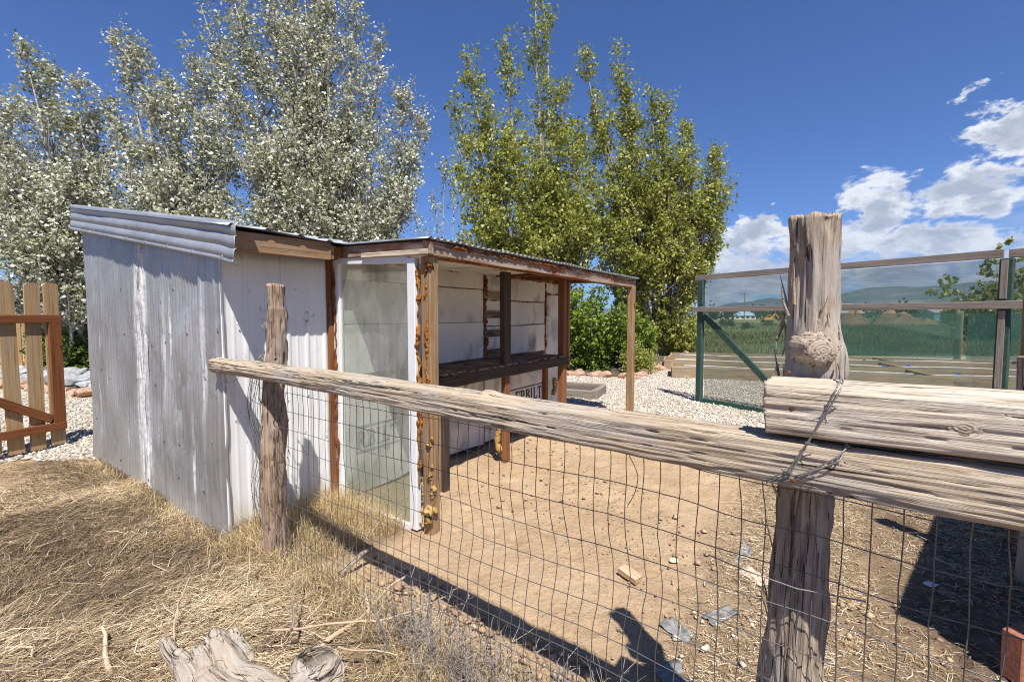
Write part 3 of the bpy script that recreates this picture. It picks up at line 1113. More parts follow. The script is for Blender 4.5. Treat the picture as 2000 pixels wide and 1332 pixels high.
def galv_tint(A, Zz):
    c = np.zeros(A.shape + (3,))
    w = .035 + .02 * fbm(np.stack([Zz * 2, 0 * Zz, 0 * Zz + 4], -1), 2)
    cen = 2.60 + .05 * np.sin(Zz * 1.5) + .06 * (1.2 - Zz) * .5
    main = np.clip(1.6 - np.abs(A - cen) / (w + .075), 0, 1)
    run2 = np.clip(1.2 - np.abs(A - 1.38 - .02 * np.sin(Zz * 3)) / .035, 0, 1) * np.clip((Zz - .55) / .6, 0, 1)
    run3 = np.clip(1.1 - np.abs(A - 2.18) / .11, 0, 1) * np.clip(1 - np.abs(Zz - 1.25) / .7, 0, 1) * .8
    run4 = np.clip(1.1 - np.abs(A - 1.62) / .04, 0, 1) * np.clip(1 - np.abs(Zz - .35) / .6, 0, 1) * .9
    c[..., 0] = np.clip(np.maximum.reduce([main * 1.6, run2, run3, run4]), 0, 1.5)
    c[..., 1] = np.clip((.32 + .12 * fbm(np.stack([A * 3, Zz * 2, 0 * A], -1), 3) - Zz) / .5, 0, .65)
    c[..., 2] = np.clip(1 - np.abs(A - cen) / .06, 0, 1) * np.clip((Zz - 1.0), 0, 1)
    return c


bot = lambda base, amp, s: (lambda a: base + amp * fbm(np.stack([a * 3 + s, 0 * a, 0 * a], -1), 3))
top_l = lambda a: roof_z(a) - .02
metal_sheet('wall_sheet', 2.52, VE, bot(-.02, .03, 1), top_l, 'fine', pos_left, .000, .011, M['galv'], tint=galv_tint, seed=1.)
metal_sheet('wall_sheet', 1.80, 2.64, bot(-.05, .03, 2), top_l, 'fine', pos_left, .012, .022, M['galv'], tint=galv_tint, seed=2.)
metal_sheet('wall_sheet', 1.34, 1.90, bot(-.11, .03, 3), top_l, 'fine', pos_left, .020, .020, M['galv'], tint=galv_tint, seed=3.)
metal_sheet('wall_sheet', 1.062, 1.43, bot(-.09, .05, 4), top_l, 'pan', pos_left, .032, .013, M['galv'], tint=galv_tint, seed=4.6)
# white siding facing the pen
ztop = lambda a: 2.03 + 0 * a
metal_sheet('siding_sheet', US - .040, -.42, bot(.02, .01, 5), ztop, 'white', pos_front, .010, .003, M['siding'], seed=6., nz=20)
metal_sheet('siding_sheet', -.46, -.035, bot(.02, .01, 6), ztop, 'white', pos_front, .015, .003, M['siding'], seed=7., nz=20)
# closed rear and far side
metal_sheet('wall_sheet', US, UE, bot(-.02, .01, 7), lambda a: roof_z(VE) + 0 * a, 'fine', lambda a, z, d: O0 + a[..., None] * U + (VE + d)[..., None] * W_ + z[..., None] * Z3, .0, .005, M['galv'], na=180, nz=10, tint=galv_tint, seed=8.)
metal_sheet('wall_sheet', VS, VE, bot(-.02, .01, 8), top_l, 'fine', lambda a, z, d: O0 + (UE + d)[..., None] * U + a[..., None] * W_ + z[..., None] * Z3, .0, .005, M['galv'], na=160, nz=10, tint=galv_tint, seed=9.)

# main roof: five sheets lapped along the eave, ribs running down the slope
for k in range(6):
    u0 = -.95 + k * .82; u1 = u0 + .90
    ve = .80 if k == 0 else 1.13
    na, nv = 90, 8
    a = np.linspace(u0, min(u1, UE + .1) + (.06 if k == 0 else 0), na); t = np.linspace(0, 1, nv)
    A, T = np.meshgrid(a, t, indexing='ij')
    vv = ve + T * (VE + .10 - ve)
    zz = roof_z(vv) + .008 + .004 * (k % 2) + .016 * np.clip(1.8 - np.abs(((A - u0) % .228) - .035) / .016, 0, 1) + .006 * np.sin(A * 7 + k)
    # lower edges lap: each sheet starts a little proud of the next
    zz = zz + .006 * (1 - (A - u0) / .9)
    p = O0 + A[..., None] * U + vv[..., None] * W_ + zz[..., None] * Z3
    o0 = p[0, 0].copy()
    i, j = np.meshgrid(np.arange(na - 1), np.arange(nv - 1), indexing='ij')
    f = np.stack([i * nv + j, (i + 1) * nv + j, (i + 1) * nv + j + 1, i * nv + j + 1], -1).reshape(-1, 4)
    o = obj('roof_sheet', mesh_data('roof_sheet', (p - o0).reshape(-1, 3), f, True), M['dark_roof'], shed, Matrix.Translation(o0))
    sm = o.modifiers.new('thickness', 'SOLIDIFY'); sm.thickness = .002; sm.offset = 0

# stepped edge trim over the metal wall
prof = np.array([(-.04, .268), (.05, .262), (.070, .240), (.073, .188), (.064, .184), (.064, .180), (.076, .176), (.079, .108), (.069, .104), (.069, .099), (.081, .095), (.085, .036), (.076, .032), (.088, .026), (.090, .008), (.058, -.004)])
na = 150
a = np.linspace(.755, 4.16, na)
rings = []
for q in a:
    base = roof_z(q) - .215
    n = fbm(np.stack([np.full(len(prof), q * 2.5), prof[:, 1] * 9, np.full(len(prof), 2.)], -1), 3)
    buck = -.02 * math.exp(-((q - 2.62) / .05) ** 2) - .018 * math.exp(-((q - 2.02) / .04) ** 2) * 1
    dd = prof[:, 0] + .004 * n + .45 * buck * (prof[:, 1] < .15)
    rings.append([S(US - .012 - dd[i], q, base + prof[i, 1] - (.012 * math.exp(-((q - .80) / .1) ** 2))) for i in range(len(prof))])
rings = np.array(rings)
o0 = rings[0, 0].copy()
m = len(prof)
i, j = np.meshgrid(np.arange(na - 1), np.arange(m - 1), indexing='ij')
f = np.stack([i * m + j, i * m + j + 1, (i + 1) * m + j + 1, (i + 1) * m + j], -1).reshape(-1, 4)
o = obj('roof_edge_trim', mesh_data('roof_edge_trim', (rings - o0).reshape(-1, 3), f, False), M['flash'], shed, Matrix.Translation(o0))
sm = o.modifiers.new('thickness', 'SOLIDIFY'); sm.thickness = .0018; sm.offset = 0
o['label'] = 'bluish stepped metal trim along the roof edge'

# screws: one part
pile = Pile()
r2 = np.random.default_rng(4)


def screw(p, n, r=.0075):
    x, y, z = frame(n, (0.1, 0.2, 1))
    th = np.linspace(0, 2 * np.pi, 6, endpoint=False)
    c, s = np.cos(th), np.sin(th)
    base = p + r * 1.3 * (c[:, None] * y + s[:, None] * z)
    top = p + n * r * .9 + r * .6 * (c[:, None] * y + s[:, None] * z)
    tip = np.repeat((p + n * r)[None], 6, 0)
    v = np.concatenate([base, top, tip])
    f = []
    for k in range(6):
        l = (k + 1) % 6
        f += [(k, l, 6 + l, 6 + k), (6 + k, 6 + l, 12 + l, 12 + k)]
    pile.add(v, np.array(f))


for q in np.arange(1.2, 4.1, .23):
    for z in (.25, .62, 1.05, 1.45, 1.82):
        if r2.random() < .62: screw(S(US - .034 - .01 * (q < 2.6), q + r2.normal() * .04, z + r2.normal() * .06), -U)
for q in np.arange(.9, 4.1, .42): screw(S(US - .098, q, roof_z(q) - .188), -U, .009)
for q in np.arange(-.78, -.1, .17):
    for z in (.9, 1.5): screw(S(q, VS - .032, z + r2.normal() * .03), -W_, .006)
o = obj('screw', pile.mesh('screw', origin=S(US, VS)), M['screw'], shed, Matrix.Translation(S(US, VS)))
o['kind'] = 'stuff'

# fascia, blocking and header boards
board('fascia_board', shed, S(US - .05, .85, 2.022), S(-.205, .85, 2.034), .128, .038, M['lumber'], seg=6, wob=.001)
board('rafter_end', shed, S(-.185, .845, 2.030), S(-.185, VS + .25, 2.075), .105, .036, M['lumber'])
board('rafter_end', shed, S(-.79, .875, 2.020), S(-.79, VS + .25, 2.075), .095, .036, M['lumber'])
board('soffit_board', shed, S(-.10, .90, 2.045), S(-.10, VS - .03, 2.07), .09, .10, M['lumber_red'])
board('header_board', shed, S(-.03, 1.085, 2.058), S(-.03, -.045, 2.012), .088, .04, M['beam'], seg=6, wob=.0015)
board('header_board', shed, S(-.052, .66, 2.005), S(-.052, -.03, 1.985), .034, .03, M['timber'], seg=3, wob=.001)
board('corner_stud', shed, S(-.045, 1.075, -.02), S(-.045, 1.075, 2.0), .075, .045, M['lumber_red'], up=U)
# beam along the open side and its posts
board('beam', shed, S(-.05, -.005, 2.015), S(4.21, -.005, 2.0), .10, .042, M['beam'], seg=24, wob=.003)
board('beam', shed, S(.05, .046, 1.995), S(4.15, .046, 1.985), .085, .038, M['lumber_red'], seg=8, wob=.002)
board('post', shed, S(.035, .04, -.05), S(.035, .04, 1.965), .089, .089, M['post_tan'], up=U, seg=6, wob=.001)
board('post', shed, S(4.10, .0, -.05), S(4.10, .0, 1.955), .089, .095, M['post_tan'], up=U, seg=6, wob=.002)
board('post', shed, S(2.93, .50, -.05), S(2.93, .50, 2.0), .10, .085, M['lumber_red'], up=U, seg=4)
board('post', shed, S(3.06, .50, .86), S(3.06, .50, 1.99), .045, .07, M['lumber'], up=U)
board('post', shed, S(1.64, .50, -.04), S(1.64, .50, .93), .085, .06, M['lumber_red'], up=U, seg=3)
board('post', shed, S(1.60, .475, 1.04), S(1.60, .475, 2.0), .135, .055, M['burnt'], up=U, seg=4, wob=.001, label='charred black post above the shelf')
board('post', shed, S(.67, .50, -.04), S(.67, .50, .93), .085, .07, M['burnt'], up=U, seg=3)
board('post', shed, S(.60, .515, -.04), S(.60, .515, .90), .04, .06, M['lumber'], up=U)
board('post', shed, S(3.34, .99, -.04), S(3.34, .99, .93), .085, .06, M['lumber_red'], up=U)

# glazed door panel used as a window wall
win = bpy.data.objects.new('window', None); COL.objects.link(win); place(win, shed, Matrix.Translation(S(-.02, .6, 0)))
win['label'] = 'white framed dusty glass door panel'
board('frame', win, S(-.02, 1.018, .02), S(-.02, 1.018, 2.0), .075, .04, M['paint_white'], up=W_)
board('frame', win, S(-.02, .150, -.01), S(-.02, .150, 1.955), .075, .045, M['paint_white'], up=W_)
board('frame', win, S(-.02, .982, 1.985), S(-.02, .186, 1.945), .05, .036, M['paint_white'])
board('frame', win, S(-.02, .982, .005), S(-.02, .186, -.01), .05, .030, M['paint_white'])
pv = [S(-.02, .984, .025), S(-.02, .186, .012), S(-.02, .186, 1.935), S(-.02, .984, 1.97)]
pc = pv[0].copy()
pvb = [q + U * .005 for q in pv]
obj('pane', mesh_data('pane', [q - pc for q in pv + pvb], [(0, 1, 2, 3), (7, 6, 5, 4), (0, 4, 5, 1), (1, 5, 6, 2), (2, 6, 7, 3), (3, 7, 4, 0)]), M['glass'], win, Matrix.Translation(pc))

# foam boards lining the back wall of the lean-to
PANELS = [(-.02, 1.93, 1.475, 1.845), (-.02, 1.93, 1.045, 1.468), (-.02, .62, .015, .985), (.63, 1.93, .03, .985), (-.02, 1.93, 1.852, 2.085),
          (1.985, 3.37, 1.735, 2.10), (1.985, 3.37, 1.425, 1.728), (1.985, 3.37, 1.045, 1.418), (1.95, 3.37, .03, .985),
          (3.405, 3.88, 1.86, 2.10), (3.405, 3.88, 1.53, 1.853), (3.405, 3.88, .80, 1.523), (3.405, 3.88, .03, .793)]
for k, (u0, u1, z0, z1) in enumerate(PANELS):
    vf = VS - .055 - .004 * ((k * 7) % 3)
    board('wall_panel', shed, S(u0, vf, (z0 + z1) / 2), S(u1, vf, (z0 + z1) / 2), z1 - z0, .045, M['foamboard'], seg=4, wob=.0015, chamfer=.003)
board('backing_panel', shed, S(-.02, VS - .012, 1.04), S(UE, VS - .012, 1.04), 2.06, .02, M['lumber'])
for zc in (1.79, 1.56, 1.335, 1.10):
    board('slat', shed, S(1.93, VS - .095, zc), S(2.42, VS - .095, zc), .085, .022, M['slat'] if zc < 1.6 else M['lumber'], seg=3, wob=.001)
# ceiling boards and rafters
board('ceiling_panel', shed, S(.02, .60, 2.035), S(2.05, .60, 2.035), .95, .025, M['foamboard'], up=W_)
for uu in (2.2, 2.9, 3.6):
    board('rafter', shed, S(uu, .04, 2.03), S(uu, 1.06, 2.06), .085, .038, M['lumber_red'])
board('ledger', shed, S(2.0, VS - .10, 2.065), S(UE, VS - .10, 2.065), .06, .04, M['lumber'], seg=3)
# corrugated lean-to roof, ribs running down to the beam
for k in range(5):
    u0 = -.08 + k * .85; u1 = min(u0 + .92, 4.24)
    na, nv = int((u1 - u0) / .0095), 6
    a = np.linspace(u0, u1, na); t = np.linspace(0, 1, nv)
    A, T = np.meshgrid(a, t, indexing='ij')
    vv = -.062 + .012 * math.sin(k * 3) + T * 1.16
    zz = 2.080 + .035 * T + .0095 * np.sin(A * 2 * np.pi / .068) + .004 * fbm(np.stack([A * 3, T, 0 * A], -1), 2) + .003 * (k % 2)
    p = O0 + A[..., None] * U + vv[..., None] * W_ + zz[..., None] * Z3
    o0 = p[0, 0].copy()
    i, j = np.meshgrid(np.arange(na - 1), np.arange(nv - 1), indexing='ij')
    f = np.stack([i * nv + j, (i + 1) * nv + j, (i + 1) * nv + j + 1, i * nv + j + 1], -1).reshape(-1, 4)
    o = obj('lean_to_roof_sheet', mesh_data('lean_to_roof_sheet', (p - o0).reshape(-1, 3), f, True), M['dark_roof'], shed, Matrix.Translation(o0))
    sm = o.modifiers.new('thickness', 'SOLIDIFY'); sm.thickness = .002; sm.offset = 0

# scorched shelf of pallet slats
shelf = board('shelf', shed, S(.58, .475, .958), S(3.04, .475, .962), .105, .042, M['burnt'], seg=8, wob=.002)
shelf['label'] = 'scorched pallet shelf with a charred front board'
board('back_board', shelf, S(.58, 1.0, .958), S(3.0, 1.0, .962), .08, .035, M['burnt'])
board('end_board', shelf, S(.60, .50, .955), S(.60, .98, .955), .08, .035, M['burnt'])
q = .585
k = 0
while q < 2.98:
    wv = .085 + .02 * r2.random()
    lift = .006 * r2.random()
    board('slat', shelf, S(q + wv / 2, .435 + .03 * r2.random(), 1.022 + lift), S(q + wv / 2 + .01 * r2.normal(), 1.02, 1.022 + lift), .019, wv, M['slat'], seg=2, wob=.0008)
    q += wv + .022 + .016 * r2.random(); k += 1


def foam_bead(p0, p1, r, mat, seed, n=40, sides=9, lump=.6, parent=shed, name='foam_bead'):
    p0, p1 = np.asarray(p0, float), np.asarray(p1, float)
    t = np.linspace(0, 1, n)
    pts = p0 + (p1 - p0) * t[:, None]
    x, y, z = frame(p1 - p0, (0.3, .2, 1))
    L = np.linalg.norm(p1 - p0)
    wob = r * .9 * np.stack([fbm(np.stack([t * L * 14, 0 * t + seed, 0 * t], -1), 2), fbm(np.stack([t * L * 14, 0 * t, 0 * t + seed], -1), 2)], -1)
    pts = pts + wob[:, :1] * y + wob[:, 1:] * z
    rad = r * (1 + lump * fbm(np.stack([t * L * 22 + seed, 0 * t, 0 * t], -1), 3)) * np.minimum(1, np.minimum(t, 1 - t) * 12 + .15)
    rad = np.maximum(rad - .12 * r, r * .08)
    v, f = tube(pts - p0, rad, sides)
    c = np.repeat(pts - p0, sides, 0)
    v = c + (v - c) * np.clip(1 + .75 * fbm(v * 75 + seed, 3), .25, 2)[:, None]
    return obj(name, mesh_data(name, v, f, True), mat, parent, Matrix.Translation(p0))


# expanded foam sealing the joints
foam_bead(S(-.020, .100, .85), S(-.020, .100, 1.95), .011, M['orangefoam'], 1, 160, 12)
foam_bead(S(-.028, .10, .30), S(-.028, .10, .9), .012, M['orangefoam'], 2, 50)
foam_bead(S(-.006, .028, .95), S(-.006, .033, 1.80), .010, M['orangefoam'], 3, 130, 12)
foam_bead(S(-.01, .02, 1.82), S(.02, -.01, 1.90), .024, M['darkfoam'], 4, 18)
foam_bead(S(-.05, 1.02, .1), S(-.05, 1.03, 2.0), .010, M['darkfoam'], 5, 70)
foam_bead(S(.02, -.03, 2.048), S(2.3, -.03, 2.038), .012, M['darkfoam'], 6, 150)
foam_bead(S(2.3, -.03, 2.045), S(4.15, -.03, 2.036), .008, M['darkfoam'], 7, 90)
foam_bead(S(.0, .03, 1.965), S(1.3, .03, 1.955), .010, M['orangefoam'], 8, 60)
foam_bead(S(1.955, VS - .09, 1.02), S(1.955, VS - .09, 2.02), .020, M['darkfoam'], 9, 70)
foam_bead(S(3.39, VS - .085, 1.06), S(3.39, VS - .085, 2.06), .013, M['darkfoam'], 10, 80)
foam_bead(S(2.02, VS - .085, 1.732), S(3.37, VS - .085, 1.732), .006, M['darkfoam'], 11, 60)
foam_bead(S(3.41, VS - .085, 1.857), S(3.88, VS - .085, 1.857), .009, M['darkfoam'], 12, 40)
foam_bead(S(.05, VS - .09, 2.02), S(1.95, VS - .09, 2.045), .014, M['darkfoam'], 13, 90)
foam_bead(S(2.1, VS - .11, 2.03), S(3.8, VS - .11, 2.03), .016, M['darkfoam'], 14, 90)
foam_bead(S(.622, VS - .085, .05), S(.622, VS - .085, .95), .009, M['yellowfoam'], 15, 40)
foam_bead(S(1.60, VS - .08, .55), S(1.62, VS - .08, .92), .022, M['yellowfoam'], 16, 30)
foam_bead(S(1.60, .56, .03), S(1.60, .56, .62), .03, M['yellowfoam'], 17, 24)
foam_bead(S(3.62, VS - .08, .36), S(3.66, VS - .08, .62), .035, M['yellowfoam'], 18, 20)
foam_bead(S(4.10, -.05, 1.70), S(4.10, -.05, 1.73), .014, M['orangefoam'], 19, 10)
for k, (z0, z1, r) in enumerate([(.62, .70, .024), (.52, .575, .022), (.47, .50, .02), (.36, .44, .026), (.24, .34, .024), (.06, .20, .034), (.12, .18, .03)]):
    foam_bead(S(-.006, .02 - .006 * (k % 3), z0), S(-.008, .0 + .012 * (k % 2), z1), r * .78, M['yellowfoam'], 30 + k, 24, 12, .9)


# lettering printed on the foam boards (slab capitals built from strokes)
def letter(ch):
    h, w, s, b = 1.0, .62, .21, .12     # height, width, stem, bar

    def rect(x0, y0, x1, y1): return [(x0, y0), (x1, y0), (x1, y1), (x0, y1)]

    def bowl(x0, yc, ry, rx, wt, bt, n=9):
        P = []
        a = [math.pi / 2 - math.pi * i / n for i in range(n + 1)]
        for i in range(n):
            P.append([(x0 + rx * math.cos(a[i]), yc + ry * math.sin(a[i])), (x0 + rx * math.cos(a[i + 1]), yc + ry * math.sin(a[i + 1])),
                      (x0 + (rx - wt) * math.cos(a[i + 1]), yc + (ry - bt) * math.sin(a[i + 1])), (x0 + (rx - wt) * math.cos(a[i]), yc + (ry - bt) * math.sin(a[i]))])
        return P
    st = [rect(.08, 0, .08 + s, h)]
    sl = lambda x, y: rect(x - .07, y, x + s + .07, y + .07)
    if ch == 'I': return st + [sl(.08, 0), sl(.08, h - .07)], .46
    if ch == 'L': return st + [sl(.08, h - .07), rect(.01, 0, w, b), rect(w - .09, 0, w, .32)], .70
    if ch == 'T': return [rect(.25, 0, .25 + s, h), rect(.16, 0, .55, .07), rect(.0, h - b, .71, h), rect(0, h - .30, .08, h), rect(.63, h - .30, .71, h)], .78
    if ch == 'E': return st + [rect(.01, 0, w, b), rect(.01, h - b, w, h), rect(.08, .45, .48, .57), rect(w - .09, 0, w, .30), rect(w - .09, .70, w, h)], .72
    if ch == 'B': return st + [rect(.01, 0, .35, b), rect(.01, h - b, .35, h), rect(.08, .46, .35, .58)] + bowl(.34, .29, .29, .33, .20, .12) + bowl(.34, .77, .23, .28, .18, .12), .74
    if ch == 'R': return st + [rect(.01, h - b, .35, h), rect(.08, .42, .35, .54), rect(-.0, 0, .36, .07), [(.28, .46), (.46, .46), (.72, .05), (.52, .05)], rect(.50, 0, .78, .07)] + bowl(.34, .73, .27, .32, .20, .12), .80
    if ch == 'C': return [rect(.08, .2, .24, .8), rect(.16, 0, .56, .13), rect(.16, .87, .56, 1)], .66
    if ch == 'S': return [rect(.08, 0, .56, .13), rect(.08, .44, .56, .57), rect(.08, .87, .56, 1), rect(.08, .5, .22, .93), rect(.42, .07, .56, .5)], .66
    if ch == '1': return [rect(.2, 0, .36, 1)], .5
    if ch == '9': return [rect(.08, .44, .56, .57), rect(.08, .87, .56, 1), rect(.08, .5, .22, .93), rect(.42, .0, .56, .93)], .66
    if ch == '2': return [rect(.08, 0, .56, .13), rect(.08, .44, .56, .57), rect(.08, .87, .56, 1), rect(.42, .5, .56, .93), rect(.08, .07, .22, .5)], .66
    return [], .4


def printed(text, u0, z0, h, mat, parent, vv, wscale=1.0, bars=False):
    x = 0
    for ch in text:
        polys, adv = letter(ch)
        if polys:
            vs_, fs = [], []
            for pi, P in enumerate(polys):
                b = len(vs_)
                for (px, py) in P: vs_.append(U * (px * h * wscale) + V(0, 0, py * h) - W_ * (.00015 * pi))
                fs.append(tuple(range(b, b + len(P))))
            obj('letter', mesh_data('letter', vs_, fs), mat, parent, Matrix.Translation(S(u0 + x * h * wscale, vv, z0)))
        x += adv
    return u0 + x * h * wscale


vf = VS - .0855
e = printed('ERBILT', 2.60, .385, .165, M['ink'], shed, vf)
for zz in (.352, .582):
    board('printed_line', shed, S(2.2, vf, zz), S(e + .03, vf, zz), .016, .0012, M['ink'])
e2 = printed('RBILT', .125, .40, .15, M['ink_faint'], shed, vf - .004, .92)
for zz in (.368, .585):
    board('printed_line', shed, S(.12, vf - .004, zz), S(.605, vf - .004, zz), .016, .0012, M['ink_faint'])
printed('ICC ES 1922', .27, .315, .035, M['ink_faint'], shed, vf - .004)

# ------------------------------------------------------------------ wire fence in the foreground
fence = thing('pole_fence', Fp(0, 1.40), 'weathered log rail fence with juniper posts and welded wire in front of the shed', 'fence')
RAIL_N = 1.300
kn = [(.10, 1.2, .010, .035), (.23, .5, .012, .03), (.35, 1.9, .010, .03), (.46, 1.45, .020, .035), (.50, .3, .008, .03), (.55, 1.7, .012, .025), (.70, 1.6, .010, .04), (.72, .1, .012, .03)]
rail = grain_log('rail', fence, Fp(-3.46, RAIL_N, 1.204), Fp(1.75, RAIL_N - .01, 1.214),
                 lambda t: (.055 + .010 * t, .051 - .003 * abs(math.sin(t * 5)) + .010 * t), M['rail'], rings=640, sides=120, groove=.0034,
                 square=lambda t: 2.2 + 5.0 * min(1, max(0, (t - .12) / .3)),
                 knots=kn, bend=lambda t: (.008 * math.sin(t * 7), .010 * math.sin(t * 6.3 + .6)), seed=3.0, crack=.010)
rail['label'] = 'long weathered grey log rail'
ub = grain_log('rail', fence, Fp(-.150, RAIL_N - .012, 1.331), Fp(1.75, RAIL_N - .03, 1.345),
               lambda t: (.070, .062), M['timber'], rings=320, sides=120, groove=.0030, square=lambda t: 14.0,
               knots=[(.285, -1.55 + math.pi, .004, .03)], bend=lambda t: (0, .004 * math.sin(t * 5)), seed=8.0, crack=.009, end_rough=.004)
ub['label'] = 'bleached square timber lying on the log rail'
# bulging knot on the timber's face
bm = bmesh.new()
bmesh.ops.create_uvsphere(bm, u_segments=32, v_segments=14, radius=1.0)
kv = np.array([v.co[:] for v in bm.verts])
kv = kv * (1 + .08 * fbm(kv * 2.5 + 3, 3))[:, None] * V(.036, .008, .021)
for v, c in zip(bm.verts, kv): v.co = c
me = bpy.data.meshes.new('knot'); bm.to_mesh(me); bm.free()
me.polygons.foreach_set('use_smooth', np.ones(len(me.polygons), bool))


def m_knot():
    b = NT('timber_knot')
    tc = b.n('TexCoord')
    mp = b.n('Mapping'); mp.inputs['Scale'].default_value = (1, .2, 1.7); b.link(tc.outputs['Object'], mp.inputs['Vector'])
    ln = b.n('VectorMath', operation='LENGTH'); b.link(mp.outputs[0], ln.inputs[0])
    g = b.noise(mp.outputs[0], 60, 4, .6)
    q = b.math('ADD', b.math('MULTIPLY', ln.outputs['Value'], 700.0), b.math('MULTIPLY', g, 8.0))
    w = b.math('SINE', q)
    nv = b.n('VectorMath', operation='NORMALIZE'); b.link(mp.outputs[0], nv.inputs[0])
    rad = b.noise(nv.outputs[0], 3.4, 4, .65)
    sp = b.noise(mp.outputs[0], 150, 4, .6)
    col = b.mix(b.range(w, -1, 1), (.40, .33, .255), (.44, .37, .29))
    col = b.mix(b.range(sp, .4, .7, 0, .5), col, (.30, .225, .155))
    col = b.mix(b.ramp(rad, [(.36, 1.), (.41, 0.)]), col, (.06, .042, .03))
    return b.done(col, .85, 0, b.bump(w, .4, .002), .15)


M['knot'] = m_knot()
x, y, z = frame(FD, (0, 0, 1))
kp = Fp(.19, RAIL_N - .012 - .066, 1.333)
obj('knot', me, M['knot'], ub, mat4(x, y, z, kp))

# posts
lp0, lp1 = Fp(-2.937, 1.405, -.15), Fp(-2.840, 1.40, 1.735)


def lp_r(t):
    r = .062 + .020 * (1 - t) ** 1.2 - .008 * math.sin(t * 9) * .5
    if t > .93: r *= .93
    return (r, r * .95)


grain_log('post', fence, lp0, lp1, lp_r, M['bark'], rings=190, sides=44, groove=.015,
          knots=[(.90, 2.2, .016, .03), (.80, 2.9, .014, .028), (.62, 2.6, .012, .025), (.45, 2.9, .030, .05), (.37, 2.6, .024, .045), (.52, .6, .02, .04), (.70, 3.9, .012, .03)],
          bend=lambda t: (.014 * math.sin(t * 6), .010 * math.sin(t * 8 + 1)), up=(1, 0, 0), seed=5.0, crack=.012, end_rough=.012,
          label='shaggy reddish brown juniper post')
rp0, rp1 = Fp(-.098, 1.458, -.15), Fp(-.080, 1.455, 1.805)


def rp_r(t):
    z = -.15 + t * 1.955
    r = .053 + .036 * max(0, (1.20 - z)) + .012 * math.exp(-((z - 1.38) / .12) ** 2) + .010 * max(0, z - 1.66) * 5
    return (r, r)


# local frame: x up the post; z axis = -FN (towards camera) so angle pi/2 faces the camera
rpost = grain_log('post', fence, rp0, rp1, rp_r, M['post'], rings=240, sides=64, groove=.010,
                  knots=[(.800, 2.50, .036, .085), (.21, .5, .03, .06), (.60, 3.2, .02, .05), (.46, 3.4, .016, .05)],
                  bend=lambda t: (.012 * math.sin(t * 5 + 1), .006 * math.sin(t * 7)), up=-FN, seed=9.0, crack=.014, end_rough=.010,
                  label='tall split grey post with a sawn branch stub')
# sawn branch stub on the tall post
x, y, z = frame(V(0, 0, 1), -FN)
sd = unit(FD * .42 - FN * .90 + V(0, 0, .05))
c0 = Fp(-.046, 1.36, 1.462) - sd * .052
grain_log('branch_stub', rpost, c0, c0 + sd * .052, lambda t: (.058 - .018 * t, .050 - .016 * t), M['post'], rings=24, sides=32, groove=.007, up=(0, 0, 1), seed=2.0, crack=.008)
kp = c0 + sd * .053
x2, y2, z2 = frame(np.cross(V(0, 0, 1), sd), (0, 0, 1))
kme = me.copy()
ko = obj('sawn_face', kme, M['knot'], rpost, mat4(x2, y2, z2, kp)); ko.scale = (.95, .6, 1.30)
# splinters and hanging bark strips
r2 = np.random.default_rng(21)


def splinters(parent, base, axis_len, n, rad, seed, side=None, zlo=.2, mat=None, length=(.04, .12)):
    q = np.random.default_rng(seed)
    for k in range(n):
        zz = zlo + (axis_len - zlo) * q.random()
        ang = q.random() * 6.28 if side is None else side + q.normal() * .5
        dirn = math.cos(ang) * FD - math.sin(ang) * FN
        r = rad(zz)
        p = np.array([base[0], base[1], 0]) + dirn * r * .97 + V(0, 0, zz)
        l = length[0] + (length[1] - length[0]) * q.random()
        sgn = 1 if q.random() < .5 else -1
        end = p + V(0, 0, sgn * l) + dirn * (.006 + .022 * q.random()) + np.cross(dirn, Z3) * q.normal() * .012
        mid = (p + end) / 2 + dirn * q.normal() * .004
        pts = np.array([p - dirn * .004, mid, end]); rr = np.array([.0045, .003, .0008]) * (.5 + q.random())
        v, f = tube(pts - p, rr, 4)
        obj('splinter', mesh_data('splinter', v, f), mat or M['splinter'], parent, Matrix.Translation(p))


splinters(rpost, Fp(-.088, 1.456), 1.79, 26, lambda z: rp_r((z + .15) / 1.955)[0], 5, None, .3)
splinters(rpost, Fp(-.088, 1.456), 1.6, 12, lambda z: rp_r((z + .15) / 1.955)[0] + .004, 6, math.pi, 1.28, M['post'], (.06, .13))
splinters(rpost, Fp(-.088, 1.456), 1.58, 9, lambda z: rp_r((z + .15) / 1.955)[0] - .002, 7, .2, 1.36, M['post'], (.02, .05))
lpost = [o for o in fence.children if o.name.startswith('post')][0]
splinters(lpost, Fp(-2.885, 1.402), 1.7, 48, lambda z: lp_r(min(1, (z + .15) / 1.885))[0] + .002, 8, None, .2, M['bark'], (.03, .07))
# third post outside the frame carries the rails on
grain_log('post', fence, Fp(1.55, 1.44, -.15), Fp(1.55, 1.44, 1.6), lambda t: (.07, .07), M['post'], rings=60, sides=32, groove=.01, up=-FN, seed=12.)

# welded wire
mesh_root = bpy.data.objects.new('wire_mesh', None); COL.objects.link(mesh_root); place(mesh_root, fence, Matrix.Translation(Fp(-3, 1.38)))
SX, SZ, NW = .0565, .108, 1.368


